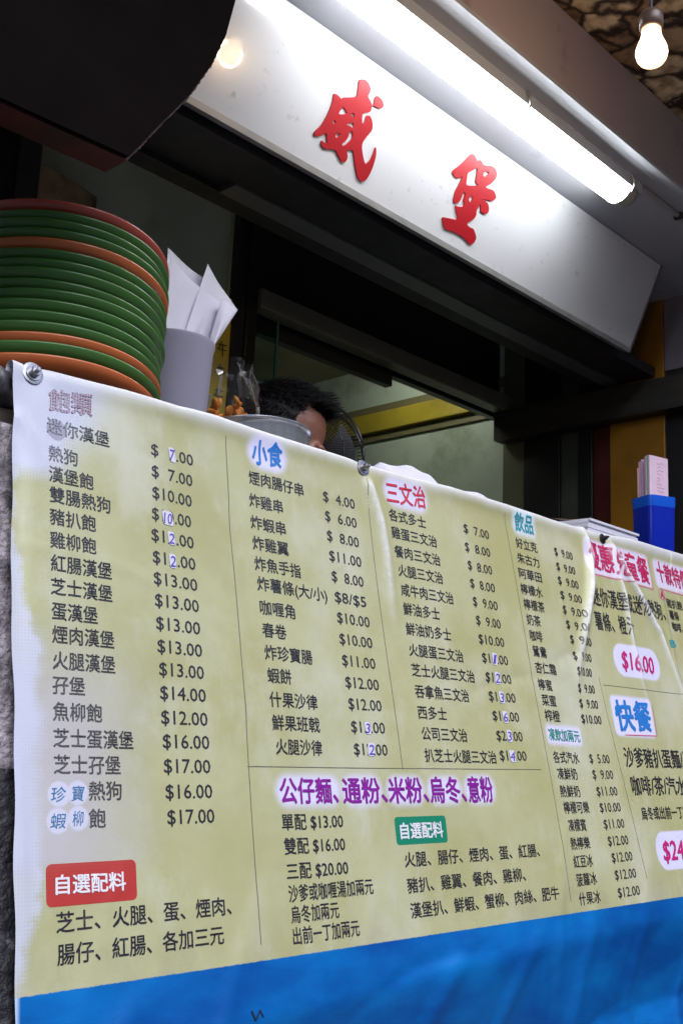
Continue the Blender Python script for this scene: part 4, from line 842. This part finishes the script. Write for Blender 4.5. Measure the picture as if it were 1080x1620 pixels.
# ------------------------------------------------------------------ cup with white paper bags
CUP = Vector((1.075, 1.437, Z(.36)))
cup = empty('cup', CUP); tag(cup, 'tall pale grey plastic cup holding white paper bags beside the plates', 'cup')
bm = bmesh.new(); lathe(bm, [(0, 0), (.052, 0), (.0545, .003), (.0665, .280), (.0690, .287), (.0690, .292), (.0665, .294), (.0645, .290), (.0525, .012), (0, .010)], 64)
obj('body', bm, mat('cup_plastic', (.35, .34, .43), .38, var=.05, scale=5), cup, 40)
bag_paper = mat('white_bag_paper', (.84, .82, .90), .65, var=.04, scale=10, bump=.08, bscale=30)
def paper(name, corners, mt, bulge=.006, th=.0008, wr=0.0, n=14, parent=None, off=Vector((0, 0, 0))):
    a, b, c, d = [Vector(p) for p in corners]; nn = (b - a).cross(d - a).normalized(); bm = bmesh.new(); ph = rnd.uniform(0, 6)
    def f(s, t, h=0): return a.lerp(b, s).lerp(d.lerp(c, s), t) + nn * (bulge * math.sin(math.pi * s) * math.sin(math.pi * t * .8 + .2) + wr * math.sin(9 * s + 5 * t + ph) + h) - off
    sheet(bm, lambda s, t: f(s, t), n, n); sheet(bm, lambda s, t: f(s, t, th), n, n)
    bmesh.ops.remove_doubles(bm, verts=bm.verts[:], dist=1e-6)
    bd = [e for e in bm.edges if len(e.link_faces) == 1]
    bmesh.ops.bridge_loops(bm, edges=bd)
    return obj(name, bm, mt, parent, 50)
def ray(x, y):                                # direction through a photo pixel
    a, b = (x - 540) / 1727.47, -(y - 810) / 1727.47
    return Vector((CF[0] + a * CR[0] + b * CU[0], CF[1] + a * CR[1] + b * CU[1], CF[2] + a * CR[2] + b * CU[2]))
def at(x, y, Y):
    d = ray(x, y); d = d * (Y / d.y); return Vector((d.x, d.y, Z(d.z)))
def translucent(m, w):
    n = m.node_tree.nodes; l = m.node_tree.links; t = n.new('ShaderNodeBsdfTranslucent'); t.inputs[0].default_value = (.85, .83, .92, 1); x = n.new('ShaderNodeMixShader'); x.inputs[0].default_value = w
    l.new(n['Principled BSDF'].outputs[0], x.inputs[1]); l.new(t.outputs[0], x.inputs[2]); l.new(x.outputs[0], n['Material Output'].inputs[0])
translucent(bag_paper, .4)
bags = [([(252, 600), (345, 590), (338, 452), (266, 393)], 1.470, 'white paper bag with its corner pointing up at the left of the cup', .012),
        ([(268, 600), (352, 590), (376, 490), (329, 419)], 1.456, 'white paper bag with the tip that stands up in the middle of the bundle', .014),
        ([(254, 610), (348, 600), (370, 494), (270, 408)], 1.424, 'widest white paper bag, spread across the front of the cup', .020),
        ([(322, 600), (351, 588), (375, 492), (350, 474)], 1.410, 'narrow white paper bag folded at the right rim of the cup', .010)]
for cs, Y, lb, bu in bags:
    P = [at(x, y, Y + (-.01 if k_ < 2 else .10)) for k_, (x, y) in enumerate(cs)]
    # feet of the bags stay inside the cup
    for q in (0, 1):
        v = Vector((P[q].x - CUP.x, P[q].y - CUP.y)); 
        if v.length > .046: v *= .046 / v.length
        P[q] = Vector((CUP.x + v.x, CUP.y + v.y, max(P[q].z, Z(.46))))
    o = paper('paper_bag', P, bag_paper, -bu, wr=.0012); tag(o, lb, 'paper bag', 'white paper bags in the cup')

# ------------------------------------------------------------------ clear bag of orange snacks
BG = Vector((1.222, 1.468, Z(.36)))
snack_mat = mat('fried_orange', (.70, .24, .02), .45, var=.35, scale=30)
pl = bpy.data.materials.new('clear_plastic'); pl.use_nodes = True
def plastic(m):
    n = m.node_tree.nodes; l = m.node_tree.links; p = n['Principled BSDF']; p.inputs['Base Color'].default_value = (.95, .95, .93, 1); p.inputs['Roughness'].default_value = .12; p.inputs['Specular IOR Level'].default_value = 1.0; p.inputs['Base Color'].default_value = (.3, .3, .3, 1)
    t = n.new('ShaderNodeBsdfTransparent'); t.inputs[0].default_value = (.93, .93, .90, 1); x = n.new('ShaderNodeMixShader'); fr_ = n.new('ShaderNodeFresnel'); fr_.inputs[0].default_value = 1.42
    tc = n.new('ShaderNodeTexCoord'); nz = n.new('ShaderNodeTexNoise'); nz.inputs['Scale'].default_value = 26; l.new(tc.outputs['Object'], nz.inputs[0]); b = n.new('ShaderNodeBump'); b.inputs['Strength'].default_value = .6; b.inputs['Distance'].default_value = .01; l.new(nz.outputs[0], b.inputs['Height']); l.new(b.outputs[0], p.inputs['Normal']); l.new(b.outputs[0], fr_.inputs['Normal'])
    l.new(fr_.outputs[0], x.inputs[0]); l.new(t.outputs[0], x.inputs[1]); l.new(p.outputs[0], x.inputs[2]); l.new(x.outputs[0], n['Material Output'].inputs[0])
plastic(pl)
bm = bmesh.new(); lathe(bm, [(0, .004), (.045, .004), (.058, .03), (.060, .10), (.060, .18), (.062, .22), (.056, .255), (.046, .275), (.040, .290), (.043, .302)], 40)
for f in [f for f in bm.faces if len(f.verts) > 30 and f.calc_center_median().z > .2]: bm.faces.remove(f)
for v in bm.verts:
    a = math.atan2(v.co.y, v.co.x); k = 1 + .10 * math.sin(5 * a + v.co.z * 40) + .07 * math.sin(11 * a - v.co.z * 60) + rnd.uniform(-.03, .03); v.co.x *= k; v.co.y *= k; v.co.z += .004 * math.sin(6 * a) if v.co.z > .01 else 0
o = obj('plastic_bag', bm, pl, None, 25); o.location = BG; tag(o, 'clear crumpled plastic bag of orange snacks behind the cup', 'plastic bag')
bm = bmesh.new()
for k in range(90):
    a, rr = rnd.uniform(0, 6.28), .036 * math.sqrt(rnd.random()); h = .016 + .225 * rnd.random()
    m = Matrix.Translation((rr * math.cos(a), rr * math.sin(a), h)) @ Matrix.Rotation(rnd.uniform(0, 3), 4, 'X') @ Matrix.Rotation(rnd.uniform(0, 3), 4, 'Y') @ Matrix.Diagonal((1, .8, .38, 1))
    bmesh.ops.create_icosphere(bm, subdivisions=2, radius=.0125, matrix=m)
o = obj('fried_snacks', bm, snack_mat, None, 60); o.location = BG; tag(o, 'heap of orange fried snacks inside the clear bag', 'snacks')

# ------------------------------------------------------------------ steel pot
pot = empty('pot', (1.132, 1.277, Z(.36)), (-AL * .35, 0, 0)); pot.location.z += .001
tag(pot, 'shiny steel pot standing on the counter in front of the cook', 'pot')
steel = mat('brushed_steel', (.80, .80, .84), .22, .85, var=.06, scale=4, stretch=(1, 1, 40))
bm = bmesh.new(); lathe(bm, [(0, 0), (.086, 0), (.090, .004), (.090, .108), (.093, .114), (.0950, .1165), (.0950, .1185), (.092, .1195), (.0885, .115), (.0880, .006), (0, .004)], 80); obj('body', bm, steel, pot, 40)

# ------------------------------------------------------------------ towel
def towel():
    bm = bmesh.new(); nu, nv = 90, 40
    px = [(1.375, .0), (1.385, .090), (1.405, .108), (1.45, .107), (1.47, .103), (1.53, .098), (1.60, .100), (1.65, .094), (1.685, .075), (1.70, .03), (1.71, 0)]
    X = [p[0] for p in px]; H = [p[1] * .86 for p in px]
    def f(s, t):
        x = 1.375 + s * .335; y = 1.165 + t * .16
        e = math.sin(math.pi * min(1, max(0, t))) ** .45
        h = (float(np.interp(x, X, H)) + (.030 if .02 < s < .97 else 0)) * e
        h += (.0025 * math.sin(x * 46 + t * 5) + .002 * math.sin(x * 95 - t * 11) + .006 * math.sin(t * 14 + x * 18)) * min(1, h * 18)
        return (x - 1.54 + .004 * math.sin(t * 13), y - 1.245 - .012 * math.sin(x * 31) * e, max(0, h))
    g = sheet(bm, f, nu, nv)
    low = sheet(bm, lambda s, t: ((1.375 + s * .335) - 1.54, (1.165 + t * .16) - 1.245, -.0), 1, 1)
    return bm
o = obj('towel', towel(), mat('towel_white', (.56, .55, .67), .9, var=.06, scale=30, bump=.25, bscale=420, dirt=(.50, .50, .66), dirt_amt=.15, dscale=9), None, 180); o.location = (1.54, 1.245, Z(.3605)); tag(o, 'crumpled white towel lying on the counter behind the banner', 'towel')
# paper stack
cA = at(930, 819, 1.19); st = empty('paper_stack', (cA.x, cA.y, Z(.36))); tag(st, 'stack of white paper sheets at the right end of the counter', 'paper stack')
bm = bmesh.new(); H = cA.z - Z(.36); n = 26
for k in range(n):
    z0 = H * k / n; dx, dy = rnd.uniform(-.004, .004), rnd.uniform(-.003, .003); sag = 0
    box(bm, dx, .215 + dx + rnd.uniform(-.006, .004), dy, .15 + dy, z0 + .0001, z0 + H / n)
obj('sheets', bm, mat('white_sheets', (.68, .67, .76), .7, var=.05, scale=12), st)
o = paper('brown_paper', [(cA.x + .03, cA.y + .02, cA.z + .002), (cA.x + .20, cA.y + .015, cA.z + .002), (cA.x + .215, cA.y + .13, cA.z + .003), (cA.x + .06, cA.y + .13, cA.z + .024)], mat('kraft_paper', (.22, .14, .10), .7, var=.1), .010, wr=.002); tag(o, 'curled brown paper sheet on top of the white paper stack', 'paper')

# ------------------------------------------------------------------ blue tumbler with order slips
tb = ray(1033, 800) * 2.66; TB = Vector((tb.x, tb.y, Z(.36)))
RZ = math.radians(-25)
tum = empty('tumbler', TB, (0, 0, RZ)); tag(tum, 'square blue plastic tumbler full of coloured paper slips', 'tumbler')
def rsq(s, r, z, n=6):
    P = []
    for sx, sy, a0 in ((1, 1, 0), (-1, 1, 90), (-1, -1, 180), (1, -1, 270)):
        for k in range(n + 1):
            a = math.radians(a0 + 90 * k / n); P.append((sx * (s - r) + r * math.cos(a), sy * (s - r) + r * math.sin(a), z))
    return P
blue = mat('blue_plastic', (.006, .022, .40), .14, coat=.3, var=.08, scale=6); blue_in = blue
HT = .250
def loft(levels):
    bm = bmesh.new(); R_ = [[bm.verts.new(p) for p in rsq(s, r, z)] for s, r, z in levels]; k = len(R_[0])
    for a, b in zip(R_, R_[1:]):
        for i in range(k): bm.faces.new((a[i], a[(i + 1) % k], b[(i + 1) % k], b[i]))
    bm.faces.new(R_[0]); bm.faces.new(R_[-1]); return bm
obj('body', loft([(.033, .013, 0), (.0345, .014, .003), (.0395, .015, HT - .026), (.0375, .013, HT - .0265), (.032, .012, .006)]), blue, tum, 40)
obj('rim', loft([(.0392, .015, HT - .0262), (.0402, .015, HT - .020), (.0408, .015, HT), (.0390, .013, HT), (.0380, .013, HT - .0262)]), mat('blue_rim', (.008, .10, .62), .22, coat=.15), tum, 40)
slips = [('slip_pink', (.70, .50, .62), 'pale pink order slip at the front of the blue tumbler, scribbled on', -.0215, .085, 1), ('slip_green', (.22, .42, .30), 'green order slip just behind the front pink one', -.0165, .086, 0), ('slip_lilac', (.55, .50, .68), 'lilac order slip in the middle of the tumbler bundle', -.011, .085, 0), ('slip_rose', (.62, .26, .28), 'rose red order slip in the middle of the tumbler bundle', -.0045, .083, 0), ('slip_violet', (.46, .34, .55), 'violet order slip behind the rose red one', .0015, .080, 0), ('slip_salmon', (.66, .36, .38), 'salmon order slip near the back of the tumbler', .0085, .076, 0), ('slip_light', (.75, .62, .76), 'light pink order slip sticking out at the back left of the tumbler', .0165, .062, 0)]
for nm, c, lb, y, h, wtxt in slips:
    zt = HT + h + .018; x0 = -.028 + rnd.uniform(-.001, .001); x1 = .027
    bm = bmesh.new(); v = box(bm, x0, x1, y, y + .0045, .012, zt)
    for q in v[4:]: q.co.y += .006 * (1 if y > 0 else -.2); q.co.z += -.004 if q.co.x > 0 else .0
    o = obj('order_slip', bm, mat(nm, c, .7, var=.08, scale=30), None, None, .0006); o.location = TB; o.rotation_euler = (0, 0, RZ); tag(o, lb, 'paper slip', 'order slips in the blue tumbler')
    if wtxt:
        bm = bmesh.new()
        for k in range(9):
            zz = zt - .020 - .0085 * k + rnd.uniform(-.001, .001); xs = [-.006 + .0025 * j + rnd.uniform(-.001, .001) for j in range(rnd.randint(4, 11))]
            P = [(x, y - .0013, zz + rnd.uniform(-.0022, .0022)) for x in xs]; tube(bm, P, .00045, 5)
        obj('pen_scribble', bm, mat('pencil_grey', (.30, .26, .34), .6), o)

# ------------------------------------------------------------------ electric fan behind the cook
fp = ray(478, 718) * 2.62; FP = Vector((fp.x, fp.y, Z(fp.z))); fan = empty('fan', (FP.x, FP.y, .12)); tag(fan, 'black electric fan behind the cook, its wire guard showing past his face', 'fan')
fblack = mat('fan_black', (.022, .022, .024), .35); fdir = Vector((-.72, -.66, .10)).normalized(); FR = fdir.to_track_quat('Z', 'Y').to_matrix().to_4x4(); FM = Matrix.Translation(FP - Vector((FP.x, FP.y, .12))) @ FR
def ring(bm, r, z, t, n=72): tube(bm, [FM @ Vector((r * math.cos(a), r * math.sin(a), z)) for a in (2 * math.pi * i / n for i in range(n + 1))], t, 6, False)
bm = bmesh.new()
for z in (0, -.09): ring(bm, .147, z * .5, .0035)
for k in range(96):
    a = 2 * math.pi * k / 96; ca, sa = math.cos(a), math.sin(a)
    for sgn in (1, -1): tube(bm, [FM @ Vector((r * ca, r * sa, -.022 + sgn * (.022 + .030 * (1 - (r / .147) ** 2)))) for r in (.147, .12, .08, .035)], .0011, 4, False)
for r in (.10, .06): ring(bm, r, .018, .0014)
obj('guard', bm, fblack, fan, 60)
for k in range(3):
    bm = bmesh.new(); a0 = 2 * math.pi * k / 3
    sheet(bm, lambda s, t: FM @ Vector(((.022 + s * .105) * math.cos(a0 + (t - .5) * (.6 + 1.0 * s)), (.022 + s * .105) * math.sin(a0 + (t - .5) * (.6 + 1.0 * s)), -.03 + (t - .5) * .026)), 10, 8); obj('blade', bm, mat('fan_blade', (.05, .05, .055), .3) if k == 0 else bpy.data.materials['fan_blade'], fan, 180)
bm = bmesh.new(); lathe(bm, [(0, .030), (.020, .030), (.026, .024), (.026, .018)], 24); lathe(bm, [(.020, -.03), (.024, -.035), (.024, -.06), (.045, -.065), (.050, -.12), (.030, -.15), (0, -.152)], 24)
for v in bm.verts: v.co = FM @ v.co
obj('hub', bm, fblack, fan, 40)
bm = bmesh.new(); lathe(bm, [(0, 0), (.14, 0), (.14, .012), (.05, .030), (.016, .05), (.014, 1.0), (.012, FP.z - .12 - .17), (0, FP.z - .12 - .168)], 28); M_ = FM @ Vector((0, 0, -.10))
for v in bm.verts: v.co.x += M_.x; v.co.y += M_.y
tube(bm, [Vector((M_.x, M_.y, FP.z - .12 - .18)), Vector((M_.x, M_.y, FP.z - .12 - .06)), M_], .013, 10)
obj('stand', bm, fblack, fan, 50)

# ------------------------------------------------------------------ the cook
HC = ray(447, 694) * 2.33; fw = Vector((.68, -.73, 0)).normalized()
RT = Vector((HC.x, HC.y, 0)) - fw * .115
cook = empty('person', (RT.x, RT.y, .12), (0, 0, math.atan2(fw.y, fw.x)))
tag(cook, 'person with short black spiky hair bending over the counter, face turned down and right', 'person')
HZ = Z(HC.z) - .12                           # head centre above the kitchen floor
HM = Matrix.Translation((.115, 0, HZ)) @ Matrix.Rotation(math.radians(22), 4, 'Y')
def capsule(bm, p, q, r0, r1, n=8):
    p, q = Vector(p), Vector(q)
    for k in range(n + 1):
        t = k / n; bmesh.ops.create_icosphere(bm, subdivisions=2, radius=r0 + (r1 - r0) * t, matrix=Matrix.Translation(p.lerp(q, t)))
def ellipsoid(bm, c, r, M=Matrix(), sub=3): bmesh.ops.create_icosphere(bm, subdivisions=sub, radius=1, matrix=M @ Matrix.Translation(c) @ Matrix.Diagonal((*r, 1)))
def body():
    bm = bmesh.new(); k = (HZ - .17) / 1.40
    ellipsoid(bm, (-.012, 0, .022), (.096, .076, .092), HM); ellipsoid(bm, (.020, 0, -.028), (.078, .068, .082), HM)        # skull, face
    ellipsoid(bm, (.048, 0, -.078), (.044, .044, .040), HM); ellipsoid(bm, (.075, 0, -.100), (.020, .022, .016), HM)         # jaw, chin
    ellipsoid(bm, (.086, .030, .004), (.014, .024, .010), HM); ellipsoid(bm, (.086, -.030, .004), (.014, .024, .010), HM)    # brows
    ellipsoid(bm, (.062, .048, -.035), (.024, .020, .020), HM); ellipsoid(bm, (.062, -.048, -.035), (.024, .020, .020), HM)  # cheeks
    P = [HM @ Vector(q) for q in ((.094, 0, -.004), (.112, 0, -.034))]; capsule(bm, P[0], P[1], .009, .0135)
    for s in (1, -1): ellipsoid(bm, (.104, s * .011, -.038), (.009, .008, .008), HM)
    ellipsoid(bm, (.090, 0, -.066), (.014, .024, .006), HM); ellipsoid(bm, (.088, 0, -.076), (.014, .021, .007), HM)          # lips
    for s in (1, -1): ellipsoid(bm, (-.004, s * .079, -.012), (.021, .008, .032), HM)                                      # ears
    nk = HM @ Vector((-.025, 0, -.075)); capsule(bm, nk, (-.005, 0, 1.40 * k), .053, .062)
    ellipsoid(bm, (0, 0, 1.26 * k), (.115, .165, .17)); ellipsoid(bm, (-.005, 0, 1.06 * k), (.105, .145, .19)); ellipsoid(bm, (0, 0, .92 * k), (.112, .165, .13)); capsule(bm, (-.01, -.13, 1.355 * k), (-.01, .13, 1.355 * k), .062, .062)
    for s in (1, -1):
        sh = Vector((0, s * .175, 1.345 * k)); el = Vector((.03, s * .225, 1.08 * k)); wr = Vector((.16, s * .20, .88 * k))
        capsule(bm, sh, el, .054, .041, 12); capsule(bm, el, wr, .040, .027, 12)
        d = (wr - el).normalized(); side = Vector((0, 1, 0)); up_ = d.cross(side).normalized(); pm = wr + d * .050
        for j in range(4):
            o_ = side * ((j - 1.5) * .0195); capsule(bm, wr + d * .012 + o_ * .5, wr + d * .085 + o_, .013, .0115, 6)
            L_ = (.036, .042, .039, .029)[j]; k1 = wr + d * .085 + o_; k2 = k1 + (d * .9 - up_ * .3) * L_; k3 = k2 + (d * .6 - up_ * .75) * L_ * .75
            capsule(bm, k1, k2, .0098, .0088, 5); capsule(bm, k2, k3, .0088, .0075, 5)
        t0 = wr + d * .025 - side * s * .028; t1 = t0 + (d * .75 - side * s * .6) * .045; capsule(bm, t0, t1, .013, .010, 5); capsule(bm, t1, t1 + (d * .9 - up_ * .2) * .030, .010, .0085, 5)
        hp = Vector((0, s * .085, .86 * k)); kn = Vector((.02, s * .095, .47 * k)); an = Vector((-.01, s * .10, .085)); capsule(bm, hp, kn, .085, .056, 14); capsule(bm, kn, an, .055, .038, 14); capsule(bm, an, (.02, s * .10, .045), .040, .040, 3); capsule(bm, (.0, s * .10, .032), (.15, s * .11, .028), .034, .026, 8)
    me = bpy.data.meshes.new('tmp'); bm.to_mesh(me); bm.free(); o = bpy.data.objects.new('tmp', me); COL.objects.link(o)
    r = o.modifiers.new('r', 'REMESH'); r.mode = 'VOXEL'; r.voxel_size = .0055; s = o.modifiers.new('s', 'SMOOTH'); s.factor = .5; s.iterations = 3
    bpy.context.view_layer.update(); m2 = bpy.data.meshes.new_from_object(o.evaluated_get(bpy.context.evaluated_depsgraph_get())); bpy.data.objects.remove(o); m2.name = 'body'; m2.shade_smooth(); return m2
skin = mat('skin', (.23, .095, .062), .42, var=.14, scale=18, bump=.08, bscale=120, dirt=(.20, .065, .045), dirt_amt=.2, dscale=14); skin.node_tree.nodes['Principled BSDF'].inputs['Subsurface Weight'].default_value = .12; skin.node_tree.nodes['Principled BSDF'].inputs['Subsurface Radius'].default_value = (.012, .004, .002)
bme = body(); link('body', bme, skin, cook)
KK = (HZ - .17) / 1.40
def garment(name, test, off, m):
    bm = bmesh.new(); bm.from_mesh(bme)
    bmesh.ops.delete(bm, geom=[f for f in bm.faces if not test(f.calc_center_median())], context='FACES'); bm.normal_update()
    for v in bm.verts: v.co += v.normal * (off + .003 * math.sin(v.co.z * 46 + v.co.y * 30))
    return obj(name, bm, m, cook, 180)
garment('shirt', lambda c: .90 * KK < c.z < 1.395 * KK and abs(c.y) < .27 and c.x < .12 and not (abs(c.y) > .19 and c.z < 1.13 * KK), .009, mat('shirt_grey', (.20, .20, .22), .85, var=.1, scale=14, bump=.2, bscale=200))
garment('trousers', lambda c: .10 < c.z < .93 * KK and not (abs(c.y) > .175) and c.x < .13, .0075, mat('trouser_dark', (.03, .03, .04), .85))
garment('shoe', lambda c: c.z < .085 and c.y > 0, .004, mat('shoe_black', (.02, .02, .02), .5)); garment('shoe', lambda c: c.z < .085 and c.y < 0, .004, bpy.data.materials['shoe_black'])
hairm = mat('hair_black', (.007, .006, .007), .55, spec=.22)
inv = HM.inverted()
def hair():
    bm = bmesh.new(); bm.from_mesh(bme)
    def on_(c):
        q = inv @ c
        return q.z > -.075 and not (abs(q.y) > .072 and q.x > -.03 and q.z < .015) and (q.x < -.030 or (q.z > .012 and q.x < .018) or (q.z > .078 and q.x < .060) or q.z > .098)
    bmesh.ops.delete(bm, geom=[f for f in bm.faces if not on_(f.calc_center_median())], context='FACES'); bm.normal_update()
    roots = [(v.co.copy(), v.normal.copy()) for v in bm.verts]
    for v in bm.verts: v.co += v.normal * .006
    rr = random.Random(3)
    ax = HM.to_3x3()
    for _ in range(5200):
        p, nn = rr.choice(roots); q = inv @ p
        top = max(0, min(1, (q.z - .02) / .07)); quiff = q.x > .022 and q.z > .07
        L_ = (.012 + .012 * top + (.010 if quiff else 0)) * rr.uniform(.7, 1.25)
        fwd = ax @ (Vector((.9, 0, .45)) if quiff else Vector((.55, 0, .05)) if q.z > .05 else Vector((-.25, 0, -.9)))
        d1 = (nn * (.40 if not quiff else .65) + fwd * .8 + Vector((rr.gauss(0, .11), rr.gauss(0, .11), rr.gauss(0, .11)))).normalized(); d2 = (d1 * .5 + fwd * .9 + Vector((rr.gauss(0, .08), rr.gauss(0, .08), rr.gauss(0, .08)))).normalized()
        tube(bm, [p, p + nn * .004 + d1 * L_ * .55, p + nn * .004 + d1 * L_ * .55 + d2 * L_ * .6], [.0012, .0009, .0002], 4)
    return bm
obj('hair', hair(), hairm, cook, 180)
eye = mat('eye_white', (.55, .53, .50), .2)
for s in (1, -1):
    bm = bmesh.new(); bmesh.ops.create_uvsphere(bm, u_segments=16, v_segments=12, radius=.0115, matrix=HM @ Matrix.Translation((.0815, s * .031, -.012))); e = obj('eye', bm, eye, cook, 180)
    bm = bmesh.new(); bmesh.ops.create_uvsphere(bm, u_segments=12, v_segments=8, radius=.0055, matrix=HM @ Matrix.Translation((.0882, s * .031, -.014)) ); obj('pupil', bm, mat('pupil_dark', (.02, .012, .01), .15), e, 180)

# handwriting on the yellow note
for k in range(4):
    bm = bmesh.new(); zc = -.165 + .058 * k; x = .005
    for seg in ([(-.012, .0), (.016, .002)], [(-.010, .012), (.014, .015)], [(.003, .016), (.005, -.016)], [(.0, .022), (-.008, .001)]):
        tube(bm, [(x + a, -.0092, zc + b) for a, b in seg], .0011, 5)
    obj('handwriting', bm, mat('marker_black', (.03, .03, .04), .6) if k == 0 else bpy.data.materials['marker_black'], nt_)
